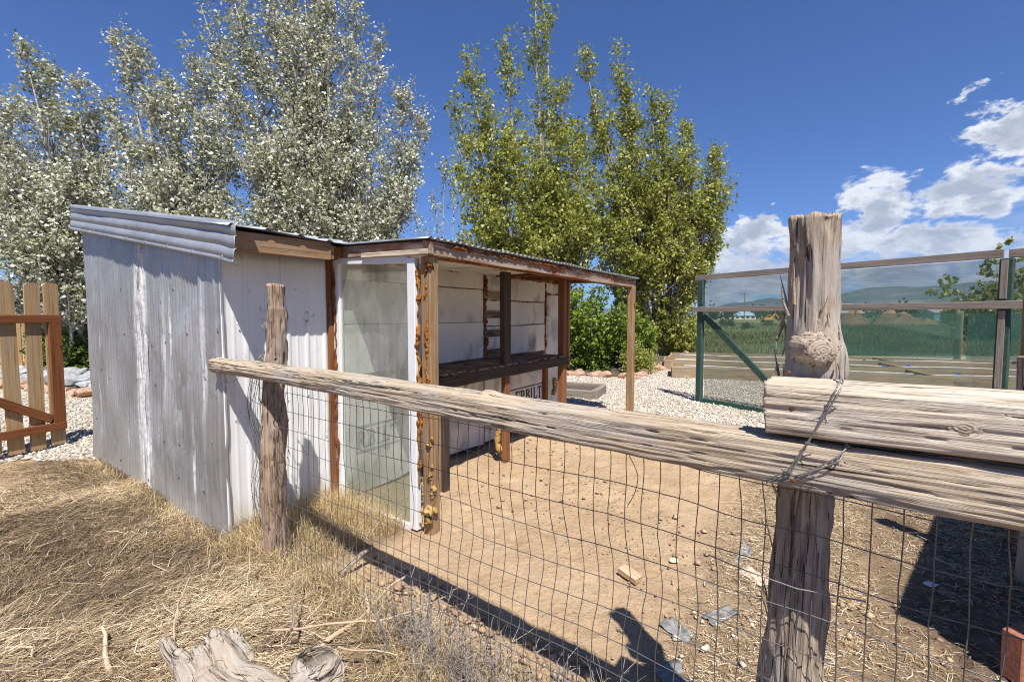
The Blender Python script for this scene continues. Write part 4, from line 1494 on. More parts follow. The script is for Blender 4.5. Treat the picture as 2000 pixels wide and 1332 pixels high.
def wpt(s, z):
    """buckled wire sheet"""
    s = np.asarray(s, float); z = np.asarray(z, float)
    bulge = np.exp(-((s + 1.05) / .55) ** 2) * np.exp(-((z - .72) / .25) ** 2)
    ds = .030 * bulge * np.sin((z - .45) * 9) + .006 * fbm(P3(s * 6, z * 7, 2.), 2) + .003 * fbm(P3(s * 26, z * 16, 6.), 2)
    dz = -.028 * bulge - .010 * np.sin(s * 1.9) + .006 * fbm(P3(s * 5, z * 6, 8.), 2)
    dn = .022 * fbm(P3(s * 1.6, z * 2, 3.), 2) + .012 * bulge - np.clip(-2.93 - s, 0, 1) * .0
    dn = dn * np.clip(np.abs(s + 2.9) / .3, 0, 1) * np.clip(np.abs(s + .09) / .25, .05, 1)
    # the loose end curls back towards the shed corner
    curl = np.clip(-2.99 - s, 0, None)
    nn = NW + dn + curl * .10 + .02 * np.sin(z * 12) * np.clip(curl * 6, 0, 1)
    ds = ds + curl * .45 + .012 * np.sin(z * 22 + s * 40) * np.clip(curl * 6, 0, 1)
    return FD * (s + ds)[..., None] + FN * nn[..., None] + Z3 * (z + dz)[..., None]


hz = np.arange(.02, 1.26, SZ)
for k, z in enumerate(hz):
    s = np.linspace(-3.44, 1.7, 150)
    wire('wire', mesh_root, wpt(s, np.full_like(s, z)), .00155, M['wire'], 5)
for k, s in enumerate(np.arange(-3.44, 1.7, SX)):
    z = np.linspace(.0, 1.235, 34)
    wire('wire', mesh_root, wpt(np.full_like(z, s), z) - FN * .0028, .00155, M['wire'], 5)
# kinked stray strand near the right post
z = np.linspace(.93, 1.10, 12)
wire('wire', mesh_root, wpt(np.full_like(z, -.55) + .03 * np.sin((z - .93) / .17 * math.pi), z) - FN * .004, .0014, M['wire'])


def strand_pair(pts, r, parent, name='tie_wire', twist=7, sep=.0036):
    pts = np.asarray(pts, float)
    t = np.linspace(0, 1, 60)
    k = np.linspace(0, 1, len(pts))
    P = np.stack([np.interp(t, k, pts[:, i]) for i in range(3)], -1)
    a, b = frame(P[-1] - P[0], (0, 0, 1))[1:]
    for ph in (0, math.pi):
        q = P + sep * (np.cos(t * twist + ph)[:, None] * a + np.sin(t * twist + ph)[:, None] * b)
        wire(name, parent, q, r, M['old_wire'], 6)


FR = RAIL_N - .074
strand_pair([Fp(-.012, RAIL_N + .075, 1.43), Fp(-.004, RAIL_N - .02, 1.402), Fp(-.010, FR - .014, 1.388), Fp(-.045, FR - .018, 1.30), Fp(-.095, FR - .014, 1.19), Fp(-.145, FR + .002, 1.150), Fp(-.15, RAIL_N, 1.135)], .0019, fence)
strand_pair([Fp(-.13, FR + .002, 1.152), Fp(-.07, FR - .008, 1.185), Fp(-.005, FR - .012, 1.235), Fp(.012, FR + .01, 1.266)], .0019, fence)
for (s, z) in ((-.022, 1.352), (-.055, 1.262), (-.10, 1.19), (-.05, 1.19)):
    c = Fp(s, FR - .018, z)
    for k in range(2):
        d = unit(FD * (-.8 + 1.6 * k) + V(0, 0, .4 - .3 * k) - FN * .6)
        wire('barb', fence, [c - d * .014, c, c + d * .016], [.0014, .0014, .0005], M['old_wire'], 5)
# thin loop round the left end of the rail and a staple on the tall post
th = np.linspace(-.4, 2 * np.pi - .6, 30)
lc = Fp(-3.235, RAIL_N, 1.185)
wire('tie_wire', fence, [lc + FN * .066 * math.cos(q) + V(0, 0, .078 * math.sin(q)) + FD * (.03 * math.sin(q)) for q in th], .0013, M['wire'])
wire('tie_wire', fence, [Fp(-.30, 1.366, .86), Fp(-.2, 1.350, .855), Fp(-.08, 1.345, .85), Fp(.06, 1.36, .862)], .0018, M['old_wire'])
wire('staple', fence, [Fp(-.085, 1.36, .73), Fp(-.080, 1.352, .60), Fp(-.083, 1.347, .50), Fp(-.105, 1.345, .475), Fp(-.125, 1.36, .48)], .0019, M['old_wire'])
# rust heads of the nails
for s, z, nn in ((-.095, 1.335, FR), (-.088, 1.168, FR), (-.115, 1.404, 1.36)):
    bm = bmesh.new(); bmesh.ops.create_icosphere(bm, subdivisions=2, radius=.0055)
    for v in bm.verts: v.co.y *= .5
    me2 = bpy.data.meshes.new('nail_head'); bm.to_mesh(me2); bm.free()
    obj('nail_head', me2, M['rust'], fence, mat4(FD, FN, Z3, Fp(s, nn - .006, z)))

# ------------------------------------------------------------------ gate post at the right edge, with chain
gp = thing('gate_post', (3.47, 3.0, 0), 'brown gate post with a chained plank at the right edge', 'post')
board('post', gp, (3.50, 3.02, -.1), (3.50, 3.02, 1.67), .12, .12, M['lumber'], up=(1, 0, 0), seg=6, wob=.004)
board('plank', gp, (3.05, 2.66, .97), (3.05, 2.66, 1.31), .14, .05, M['post'], up=(1, .1, 0), seg=3, wob=.003)
board('plank', gp, (3.05, 2.60, -.06), (3.05, 2.60, .97), .12, .06, M['post'], up=(1, .1, 0), seg=3, wob=.003)
for k in range(9):
    c = V(2.978, 2.62, 1.30 - k * .028)
    th = np.linspace(0, 2 * np.pi, 13)
    ax = V(1, .2, 0) if k % 2 else V(-.2, 1, 0)
    wire('chain_link', gp, [c + ax * .008 * math.cos(q) + Z3 * .018 * math.sin(q) for q in th], .0024, M['black'], 5)

# added plank box, unseen outside the view, shaped to throw the dark shadow at right
caster = thing('shadow_caster', (2.9, 1.5, 0), 'unseen plank box added outside the view to cast the dark shadow at right', 'shadow caster')
hx0, hx1 = V(2.30, 1.22, 0), V(3.84, 2.36, 0)
hdv = unit(hx1 - hx0); hn = V(hdv[1], -hdv[0], 0)
for k in range(7):
    z = .08 + k * .225
    board('plank', caster, hx0 + V(0, 0, z), hx1 + V(0, 0, z), .215, .022, M['post'], seg=2, wob=.001)
    board('plank', caster, hx0 + hn * 1.0 + V(0, 0, z), hx1 + hn * 1.0 + V(0, 0, z), .215, .022, M['post'])
    board('plank', caster, hx0 + hn * .02 + V(0, 0, z), hx0 + hn * .98 + V(0, 0, z), .215, .022, M['post'])
    board('plank', caster, hx1 + hn * .02 + V(0, 0, z), hx1 + hn * .98 + V(0, 0, z), .215, .022, M['post'])
board('roof_panel', caster, hx0 - hdv * .02 + hn * .48 + V(0, 0, 1.72), hx1 + hdv * .1 + hn * .48 + V(0, 0, 2.1), .02, 1.12, M['dark_roof'])
board('rafter', caster, hx0 + hdv * .12 - hn * .12 + V(0, 0, 1.61), hx0 + hdv * .12 + hn * .9 + V(0, 0, 1.61), .09, .05, M['lumber'])  # projecting board added to give the shadow its beak
bk = thing('brick', (2.15, 1.88, 0), 'red brick standing on end at the lower right corner', 'brick')
board('brick_body', bk, (2.18, 1.88, -.01), (2.18, 1.88, .20), .10, .07, M['brickred'], up=(1, .3, 0), chamfer=.004, seg=2, wob=.001)

# ------------------------------------------------------------------ netted garden fence
gf = thing('garden_fence', (3.353, 8.09, 0), 'tall garden fence of grey rails and green shade netting', 'fence')
GA, GB = V(3.353, 8.09, 0), V(5.40, 5.0, 0)
gd = unit(GB - GA); gn = V(gd[1], -gd[0], 0)      # gn points to the camera side
if gn @ (-GA) < 0: gn = -gn
GL = np.linalg.norm(GB - GA)


def G(t, n=0., z=0.): return GA + gd * t + gn * n + V(0, 0, z)


board('post', gf, G(0, 0, -.05), G(0, 0, 2.17), .10, .09, M['greenwrap'], up=gd, seg=4, wob=.001)
board('post', gf, G(GL, 0, -.05), G(GL, 0, 2.17), .11, .09, M['greenwrap'], up=gd, seg=4, wob=.001)
board('batten', gf, G(GL - .01, .055, .75), G(GL - .01, .055, 1.60), .055, .02, M['grey_rail'], up=gd)
board('batten', gf, G(GL - .01, .055, 1.73), G(GL - .01, .055, 2.15), .055, .02, M['grey_rail'], up=gd)
board('post', gf, G(GL + 3.4, 0, -.05), G(GL + 3.4, 0, 2.17), .11, .09, M['greenwrap'], up=gd)
board('rail', gf, G(-.12, .0, 2.215), G(GL - .03, .0, 2.225), .09, .042, M['grey_rail'], seg=8, wob=.002)
board('rail', gf, G(GL + .01, .0, 2.22), G(GL + 3.5, .0, 2.22), .09, .042, M['grey_rail'], seg=5, wob=.002)
board('rail', gf, G(-.12, .07, 1.655), G(GL + .6, .07, 1.665), .085, .042, M['grey_rail'], seg=8, wob=.002)
board('rail', gf, G(GL + .64, .07, 1.665), G(GL + 3.5, .07, 1.665), .085, .042, M['grey_rail'], seg=4, wob=.002)
board('brace', gf, G(.06, .0, 1.55), G(1.72, .0, .02), .10, .04, M['greenwrap'], up=(0, 0, 1), seg=3)


def netting(p0, p1, z0, z1, mat, seed, parent=gf):
    nx_, nz_ = 40, 24
    a = np.linspace(0, 1, nx_); b = np.linspace(0, 1, nz_)
    A, B = np.meshgrid(a, b, indexing='ij')
    d = p1 - p0; n = unit(np.cross(d, Z3))
    L = np.linalg.norm(d)
    off = .030 * fbm(np.stack([A * L * .8, B * 3, 0 * A + seed], -1), 3)
    p = d * A[..., None] + (z0 + (z1 - z0) * B)[..., None] * Z3 + off[..., None] * n
    i, j = np.meshgrid(np.arange(nx_ - 1), np.arange(nz_ - 1), indexing='ij')
    f = np.stack([i * nz_ + j, (i + 1) * nz_ + j, (i + 1) * nz_ + j + 1, i * nz_ + j + 1], -1).reshape(-1, 4)
    return obj('netting', mesh_data('netting', p.reshape(-1, 3), f, True), mat, parent, Matrix.Translation(p0))


netting(G(.05, -.035), G(GL - .05, -.035), .02, 2.17, M['net'], 1.)
netting(G(GL + .05, -.035), G(GL + 3.4, -.035), .02, 2.17, M['net'], 2.)
board('folded_hem', gf, G(.05, .0, .035), G(GL - .06, .0, .035), .085, .02, M['nethem'], seg=24, wob=.006)

bf = thing('garden_back_fence', (11.1, 15.6, 0), 'low back garden fence with dense green netting between wooden posts', 'fence')
B0, B1, B2 = V(10.9, 15.7, 0), V(13.75, 14.0, 0), V(17.6, 11.7, 0)
for q in (B0, B1, B2):
    board('post', bf, q + V(0, 0, -.05), q + V(0, 0, 1.68), .42 / 2.6, .09, M['bedwood'], up=(1, -.6, 0))
netting(B0 + V(0, -.09, 0), B1 + V(0, -.09, 0), .22, 1.62, M['net2'], 3., bf)
netting(B1 + V(.1, -.15, 0), B2 + V(0, -.09, 0), .12, 1.62, M['net2'], 4., bf)

# raised beds
bd = unit(V(.943, -.333, 0)); bn = V(-bd[1], bd[0], 0)
BEDS = [(V(3.97, 11.24, 0), 9.5, 'raised wooden bed nearest the gravel path behind the netting'),
        (V(4.35, 12.95, 0) , 11.0, 'middle raised wooden bed behind the green netting'),
        (V(5.1, 14.55, 0), 9.0, 'rearmost raised wooden bed next to the meadow')]
for k, (c, L, lab) in enumerate(BEDS):
    t = thing('raised_bed', c, lab, 'raised bed', 'raised beds in the garden')
    w = 1.15
    for off in (0, w):
        board('side_board', t, c + bn * off + V(0, 0, .14), c + bn * off + bd * L + V(0, 0, .14), .29, .045, M['bedwood'], seg=6, wob=.002)
    for s in (0, L):
        board('end_board', t, c + bd * s + V(0, 0, .14) + bn * .03, c + bd * s + bn * (w - .03) + V(0, 0, .14), .285, .045, M['bedwood'])
    board('divider', t, c + bd * (5.2 + .3 * k) + V(0, 0, .27), c + bd * (5.2 + .3 * k) + bn * w + V(0, 0, .27), .05, .09, M['bedwood'])
    board('soil', t, c + bd * .03 + bn * (w / 2) + V(0, 0, .10), c + bd * (L - .03) + bn * (w / 2) + V(0, 0, .10), .18, w - .06, M['soil'], seg=30, wob=.02)
    for r_ in (.22, .72):
        pp = thing('irrigation_pipe', c + bd * .3 + bn * r_ + V(0, 0, .22), ['white irrigation pipe along the front of the %s bed', 'white irrigation pipe along the back of the %s bed'][r_ > .5] % ['nearest', 'middle', 'rearmost'][k], 'pipe', 'irrigation pipes on the raised beds')
        nseg = 40
        s = np.linspace(.3, L - .3, nseg)
        pts = [c + bd * q + bn * (r_ + .015 * math.sin(q * 3)) + V(0, 0, .235 + .01 * math.sin(q * 2)) for q in s]
        wire('pipe', pp, pts, .016, M['pvc'], 6)
        for q in ((.32, 5.2) if r_ < .5 else (5.9,)):
            board('valve', pp, c + bd * q + bn * r_ + V(0, 0, .25), c + bd * (q + .07) + bn * r_ + V(0, 0, .27), .05, .04, M['blue'])

tp = thing('timber_planter', (1.15, 8.35, 0), 'small grey timber planter box behind the lean-to post', 'planter')
pa, pb = V(.72, 8.55, .09), V(1.47, 8.20, .09)
pdn = unit(np.cross(Z3, pb - pa))
board('side_timber', tp, pa, pb, .18, .10, M['grey_rail'], seg=3, wob=.003)
board('side_timber', tp, pb + pdn * .06, pb + pdn * .85, .18, .10, M['grey_rail'], seg=3, wob=.003)
board('side_timber', tp, pa + pdn * .06, pa + pdn * .85, .18, .10, M['grey_rail'], seg=3, wob=.003)
board('side_timber', tp, pa + pdn * .9, pb + pdn * .9, .18, .10, M['grey_rail'], seg=3, wob=.003)
board('soil', tp, (pa + pdn * .47) * V(1, 1, 0) + V(.04, 0, .07), (pb + pdn * .47) * V(1, 1, 0) + V(-.04, 0, .07), .10, .78, M['mulch'], seg=12, wob=.02)

# ------------------------------------------------------------------ picket gate and far picket fence
gate = thing('picket_gate', (-5.3, 5.1, 0), 'open picket gate with faded pickets and red-brown frame', 'gate')
ga, gb2 = V(-5.56, 4.33, 0), V(-5.275, 5.30, 0)
pd = unit(gb2 - ga); pn = V(pd[1], -pd[0], 0)      # camera side


def picket_mesh(w, h, t):
    c = .028
    p = [(-w / 2, 0), (w / 2, 0), (w / 2, h - c), (w / 2 - c, h), (-w / 2 + c, h), (-w / 2, h - c)]
    v = [(y_, -t / 2, x_) for (x_, y_) in p] + [(y_, t / 2, x_) for (x_, y_) in p]
    n = len(p)
    f = [tuple(range(n)), tuple(range(2 * n - 1, n - 1, -1))] + [(i, i + n, (i + 1) % n + n, (i + 1) % n) for i in range(n)]
    me = mesh_data('picket', v, f)
    return me


pm = picket_mesh(.135, 1.87, .019)
gl = np.linalg.norm(gb2 - ga)
for k in range(6):
    s = gl - .062 - k * .186
    q = ga + pd * s
    lean = .012 * math.sin(k * 2.1)
    up = unit(V(0, 0, 1) + pd * lean)
    obj('picket', pm, M['picket'], gate, mat4(up, -pn, pd - up * (pd @ up), q + V(0, 0, .05 + .012 * math.sin(k * 5))))
gf0 = pn * .032
board('frame_rail', gate, ga - pd * .05 + gf0 + V(0, 0, 1.51), gb2 + gf0 + V(0, 0, 1.51), .09, .038, M['redwood'])
board('frame_rail', gate, ga - pd * .05 + gf0 + V(0, 0, .27), gb2 + gf0 + V(0, 0, .27), .09, .038, M['redwood'])
board('frame_stile', gate, gb2 - pd * .06 + gf0 * 1.0 + V(0, 0, .318), gb2 - pd * .06 + gf0 + V(0, 0, 1.463), .115, .036, M['redwood'], up=pd)
board('brace', gate, ga + gf0 + V(0, 0, .92), gb2 - pd * .13 + gf0 + V(0, 0, .36), .09, .034, M['redwood'])
wire('latch', gate, [gb2 - pd * .03 + gf0 * 1.9 + V(0, 0, 1.19), gb2 + pd * .03 + gf0 * 1.9 + V(0, 0, 1.20), gb2 + pd * .09 + gf0 * 1.2 + V(0, 0, 1.215), gb2 + pd * .15 + V(0, 0, 1.21)], .008, M['black'], 6)

ff = thing('picket_fence', (-13.5, 14.2, 0), 'brown picket fence far behind the shrub at left', 'fence')
pm2 = picket_mesh(.12, 1.55, .02)
for k in range(34):
    q = V(-16.5 + k * .185, 14.2, 0)
    obj('picket', pm2, M['farwood'], ff, mat4(Z3, V(0, 1, 0), V(-1, 0, 0), q + V(0, 0, .02 * math.sin(k))))
for z in (.4, 1.25): board('rail', ff, (-16.6, 14.25, z), (-10.2, 14.25, z), .09, .04, M['farwood'])


# ------------------------------------------------------------------ trees and shrubs
def leaf_cloud(pos, size, tint, q, flat=.35, updir=None, aspect=.72):
    """diamond leaves folded on the midrib, two triangles each pair -> verts, quads, cols"""
    n = len(pos)
    c = q.normal(size=(n, 3)) + .75 * np.array([-LIGHT.x, -LIGHT.y, -LIGHT.z])[None]; c /= np.linalg.norm(c, axis=1, keepdims=True)
    a = q.normal(size=(n, 3)); a -= (a * c).sum(1, keepdims=True) * c; a /= np.linalg.norm(a, axis=1, keepdims=True)
    b = np.cross(c, a)
    s = size[:, None]
    v = np.stack([pos - a * s * .5, pos + b * s * .5 * aspect + c * s * .08 - a * s * .08, pos + a * s * .5, pos - b * s * .5 * aspect + c * s * .08 - a * s * .08], 1)
    f = np.arange(n * 4).reshape(n, 4)
    return v.reshape(-1, 3), f, np.repeat(tint, 4)


class TreeBuild:
    def __init__(self, seed):
        self.q = np.random.default_rng(seed)
        self.w = Pile(); self.pos = []; self.exp = []

    def limb(self, pts, r0, r1, sides=6):
        n = len(pts)
        rr = r0 + (r1 - r0) * np.linspace(0, 1, n) ** .8
        v, f = tube(pts, rr, sides)
        self.w.add(v, f)

    def leader(self, base, tip, rb, env, nbr, lpb, t0=.14, sway=.25, twig=.34, out=.62, r_leaf=.10, curve=.8):
        """a main stem with ascending side branches; env(t) = branch length"""
        q = self.q
        base = np.asarray(base, float); tip = np.asarray(tip, float)
        n = 16
        t = np.linspace(0, 1, n)
        hor = (tip - base) * V(1, 1, 0)
        ph = q.random(4) * 6.28
        pts = base + hor * (t ** curve)[:, None] + Z3 * ((tip[2] - base[2]) * t)[:, None]
        pts = pts + np.stack([np.sin(t * 5 + ph[0]), np.sin(t * 6 + ph[1]), 0 * t], -1) * (sway * t * (1 - t) * 2)[:, None]
        self.limb(pts, rb, .012, 7)
        tb = t0 + (1 - t0) * q.random(nbr) ** .92
        for tt in tb:
            p = np.array([np.interp(tt, t, pts[:, i]) for i in range(3)])
            az = q.random() * 6.28
            ln = env(tt) * (.55 + .7 * q.random())
            upk = 1.0 + .5 * tt
            d = unit(V(math.cos(az) * out * 1.25, math.sin(az) * out * 1.25, upk * .8 + .15 * q.normal()))
            m = 6
            k = np.linspace(0, 1, m)
            bp = p + d * (k * ln)[:, None] + Z3 * (.22 * ln * k ** 2)[:, None] + q.normal(size=3) * .05 * ln * (k ** 2)[:, None]
            self.limb(bp, max(.010, .034 * ln / 1.5 * (1 - .4 * tt)), .005, 4)
            nt = max(2, int(ln / .16))
            tk = .18 + .85 * q.random(nt)
            for a in tk:
                bpnt = np.array([np.interp(min(a, 1), k, bp[:, i]) for i in range(3)])
                td = unit(d + q.normal(size=3) * .75 + V(0, 0, .25))
                tl = twig * (.5 + q.random())
                nl = max(3, int(lpb * (.6 + .8 * q.random())))
                s = q.random(nl)[:, None]
                lp = bpnt + td * s * tl + q.normal(size=(nl, 3)) * r_leaf
                self.pos.append(lp)
        # tuft on the tip
        for _ in range(4):
            s = q.random(14)[:, None]
            self.pos.append(tip - Z3 * s * .9 + q.normal(size=(14, 3)) * .09)

    def finish(self, name, label, cat, loc, leaf_mat, bark_mat, size, tint, group=None, crown='crown', sizevar=.35, gaps=None):
        q = self.q
        t = thing(name, loc, label, cat, group)
        o0 = np.asarray(loc, float)
        obj('trunk', self.w.mesh('trunk', True, o0), bark_mat, t, Matrix.Translation(o0))
        pos = np.concatenate(self.pos)
        if gaps:
            pos = pos[(fbm(pos * 1.15 + 7, 3) + .25 * q.normal(size=len(pos))) > gaps]
        sz = size * (1 - sizevar + 2 * sizevar * q.random(len(pos)))
        v, f, c = leaf_cloud(pos - o0, sz, tint(pos, q), q)
        me = mesh_data('crown', v, f); color_attr(me, c)
        obj(crown, me, leaf_mat, t, Matrix.Translation(o0))
        return t


def px(x, y, Y):
    """point at forward distance Y seen at photo position (x,y); used to lay out crown tips"""
    f = 889.; p = R(3.22)
    a, b = (x - 1000) / f, (666 - y) / f
    d = V(a, math.cos(p) + b * math.sin(p), -math.sin(p) + b * math.cos(p))
    return d * (Y / d[1]) + V(0, 0, CAM_H)


def silver_tint(pos, q):
    n = fbm(pos * .9, 2)
    t = q.random(len(pos)) ** 1.4
    return np.clip(t * .90 + .10 * n + .15, 0, 1)


def green_tint(pos, q):
    n = fbm(pos * .8 + 3, 2)
    return np.clip(q.random(len(pos)) * .85 + .14 * n + .04 + .3 * (q.random(len(pos)) > .955), 0, 1)


def env_poplar(rmax, rtop=.28):
    return lambda t: rtop + (rmax - rtop) * (1 - t) ** .95


def poplar(name, label, base, tips, seed, leaf, bark, rmax, nbr, lpb, size, tint, group, r_trunk=.13, low=None, **kw):
    T = TreeBuild(seed)
    for (x, y, Y, k) in tips:
        tip = px(x, y, Y)
        b = np.asarray(base, float) + V(T.q.normal() * .18, T.q.normal() * .18, 0)
        T.leader(b, tip, r_trunk * (.6 + .4 * k), env_poplar(rmax * k), int(nbr * (.55 + .45 * k)), lpb, **kw)
    if low:
        for (x, y, Y, k) in low:
            tip = px(x, y, Y)
            b = np.asarray(base, float) + V(T.q.normal() * .3, T.q.normal() * .3, 0)
            T.leader(b, tip, .05, env_poplar(rmax * k, .4), int(nbr * .6), lpb, **{**kw, 't0': .3, 'out': .85})
    return T.finish(name, label, 'tree', base, leaf, bark, size, tint, group, gaps=-.42)


GSIL = 'white poplars behind the shed'
poplar('white_poplar_tree', 'silver leaved poplar at the far left behind the picket gate', (-12.3, 13.0, 0),
       [(48, 100, 12.6, .9), (100, 150, 13.2, 1.), (150, 165, 12.8, 1.), (-40, 190, 13, 1.), (10, 215, 12, 1.), (190, 215, 13.4, .9), (-120, 120, 13.5, 1.1)], 31, M['leaf_silver'], M['bark_pale'], 2.2, 70, 18, .094, silver_tint, GSIL, .12,
       low=[(20, 330, 11.8, 1.), (90, 360, 12, 1.), (160, 330, 12.4, 1.), (205, 300, 12.6, .9), (60, 450, 11.8, .9), (150, 470, 12., .8)])
poplar('white_poplar_tree', 'silver leaved poplar with leaning tops, second from left', (-8.8, 13.6, 0),
       [(222, 72, 13.0, .62), (262, 95, 13.2, .75), (330, 150, 13.4, 1.), (372, 112, 13.2, .85), (425, 150, 13.6, .9), (215, 190, 13.4, .8), (290, 170, 12.6, .9), (455, 190, 13.4, .9)], 32, M['leaf_silver'], M['bark_pale'], 2.1, 68, 18, .094, silver_tint, GSIL, .12,
       low=[(250, 340, 12.2, 1.), (330, 360, 12.6, 1.), (400, 350, 12.6, 1.), (220, 420, 12.4, .9), (300, 440, 12.2, .9)])
poplar('white_poplar_tree', 'tallest silver leaved poplar rising behind the shed roof', (-5.2, 14.2, 0),
       [(395, 20, 14.2, .62), (440, -60, 14.0, 1.), (520, -120, 14.2, 1.1), (590, -70, 14.6, 1.1), (630, -20, 14.0, 1.0), (690, 18, 14.3, .85), (738, 95, 14.0, .85), (790, 195, 14.4, .72), (828, 238, 14.6, .6), (560, 60, 13.4, 1.)], 33, M['leaf_silver'], M['bark_pale'], 2.4, 92, 18, .096, silver_tint, GSIL, .15,
       low=[(480, 300, 13, 1.1), (560, 280, 13, 1.1), (640, 300, 13.2, 1.1), (720, 330, 13.4, 1.), (790, 380, 13.8, .8), (520, 420, 13, .9), (620, 430, 13, .9), (740, 440, 13.4, .8)])
poplar('white_poplar_tree', 'small sparse silver poplar in the gap between the big trees', (-2.9, 20.5, 0),
       [(868, 318, 20, .5), (845, 372, 20, .55), (885, 345, 20.4, .5), (815, 420, 20, .6), (905, 400, 20.5, .6)], 34, M['leaf_silver'], M['bark_pale'], 1.3, 22, 8, .11, silver_tint, GSIL, .07)
GGRN = 'green poplars behind the lean-to'
poplar('green_poplar_tree', 'tall green poplar with bare pale stems above the lean-to roof', (1.2, 16.0, 0),
       [(912, 108, 15.6, .72), (885, 205, 15.4, .62), (988, 70, 16.0, .60), (1046, -4, 16.2, .72), (1066, 40, 16.4, .6), (1100, 165, 16.0, .7), (950, 210, 15.2, .9)], 35, M['leaf_green'], M['bark_pale'], 2.3, 62, 16, .110, green_tint, GGRN, .15,
       low=[(895, 290, 14.8, .8), (935, 270, 15, 1.), (1000, 290, 15, 1.), (1060, 270, 15.4, 1.), (1110, 250, 15.6, 1.), (905, 380, 14.6, .9), (960, 380, 14.8, 1.), (1030, 370, 15, 1.), (1100, 370, 15, 1.), (1125, 300, 15.4, 1.), (1140, 370, 15.2, 1.), (1145, 450, 15, .9), (900, 460, 14.4, .8), (1000, 450, 14.6, .9), (1080, 450, 14.8, .9)], t0=.22)
poplar('green_poplar_tree', 'broad green poplar on the right with a dark furrowed trunk', (5.7, 17.8, 0),
       [(1140, 90, 17.0, .62), (1202, 84, 17.2, .62), (1218, 165, 17.4, .85), (1272, 180, 17.2, .85), (1300, 195, 17.6, .8), (1336, 255, 17.2, .75), (1352, 240, 17.8, .6), (1395, 300, 17.0, .62), (1414, 300, 17.6, .6), (1425, 365, 17.4, .6), (1160, 200, 16.8, .9)], 36, M['leaf_green'], M['bark_mid'], 2.3, 62, 16, .112, green_tint, GGRN, .19,
       low=[(1130, 260, 16.4, 1.), (1180, 250, 16.4, 1.), (1240, 260, 16.6, 1.), (1300, 280, 16.6, 1.), (1350, 330, 16.8, .9), (1395, 360, 17, .8), (1150, 350, 16.2, 1.), (1220, 350, 16.4, 1.), (1290, 370, 16.4, 1.), (1350, 410, 16.6, .9), (1385, 440, 17, .7), (1150, 440, 16, .9), (1210, 450, 16, .9), (1270, 460, 16.2, .9), (1330, 480, 16.6, .7)], t0=.20)


def shrub(name, label, c, rx, ry, h, seed, leaf, n_leaf, size, tintf, group=None, stems=22, bark=None):
    T = TreeBuild(seed)
    q = T.q
    c = np.asarray(c, float)
    for k in range(stems):
        a = q.random() * 6.28; r = math.sqrt(q.random())
        hh = h * (.55 + .5 * q.random()) * (1 - .35 * r * r)
        tip = c + V(math.cos(a) * rx * r, math.sin(a) * ry * r, hh)
        base = c + V(math.cos(a) * rx * r * .35, math.sin(a) * ry * r * .35, 0)
        t = np.linspace(0, 1, 7)
        pts = base + (tip - base) * t[:, None] + q.normal(size=3) * .08 * np.sin(t * 3.14)[:, None]
        T.limb(pts, .018, .004, 4)
        for j in range(16):
            p = base + (tip - base) * (.18 + .85 * q.random()) + q.normal(size=3) * V(rx, ry, h) * .085
            nl = int(n_leaf / stems / 16)
            d = unit(q.normal(size=3) + V(0, 0, .3))
            T.pos.append(p + d * q.random(nl)[:, None] * .28 + q.normal(size=(nl, 3)) * .055)
    T.pos = [np.where(p[:, 2:3] < .04, p * V(1, 1, 0) + V(0, 0, .05), p) for p in T.pos]
    return T.finish(name, label, 'shrub', c, leaf, bark or M['bark_dark'], size, tintf, group, 'foliage')


shr_t = lambda pos, q: np.clip(q.random(len(pos)) * .8 + .12 * fbm(pos * 1.6, 2) + .12 * (pos[:, 2] / 2.0), 0, 1)
GS = 'green shrubs under the poplars'
shrub('lilac_shrub', 'bright green shrub framed by the lean-to posts', (2.05, 12.9, 0), 1.15, .9, 2.3, 41, M['leaf_shrub'], 17000, .085, shr_t, GS, 30)
shrub('lilac_shrub', 'green shrub to the right of the lean-to end post', (3.5, 13.6, 0), .95, .8, 1.75, 42, M['leaf_shrub'], 11000, .08, shr_t, GS, 22)
shrub('lilac_shrub', 'olive green shrub at the foot of the dark trunk', (6.35, 17.4, 0), 1.15, .9, 2.1, 43, M['leaf_green'], 11000, .09, green_tint, GS, 22)
shrub('lilac_shrub', 'dense shrub behind the lean-to shelf', (.4, 13.5, 0), 1.3, .9, 2.4, 44, M['leaf_green'], 9000, .09, green_tint, GS, 20)
shrub('lilac_shrub', 'low grey-green shrub beside the edging stones', (3.4, 11.95, 0), .45, .4, .7, 45, M['leaf_green'], 3500, .055, green_tint, GS, 12)
shrub('lilac_shrub', 'green shrub behind the dark trunk', (4.6, 17.4, 0), 1.4, 1.0, 2.6, 46, M['leaf_green'], 12000, .09, green_tint, GS, 24)
shrub('garden_shrub', 'yellow-green shrub behind the picket gate', (-12.2, 12.6, 0), 1.2, .7, 1.25, 47, M['leaf_shrub'], 12000, .07, shr_t, None, 24)
shrub('garden_shrub', 'shaded shrub at the left edge behind the gate pickets', (-15.2, 12.4, 0), 1.5, .8, 1.6, 48, M['leaf_green'], 9000, .08, green_tint, None, 20)

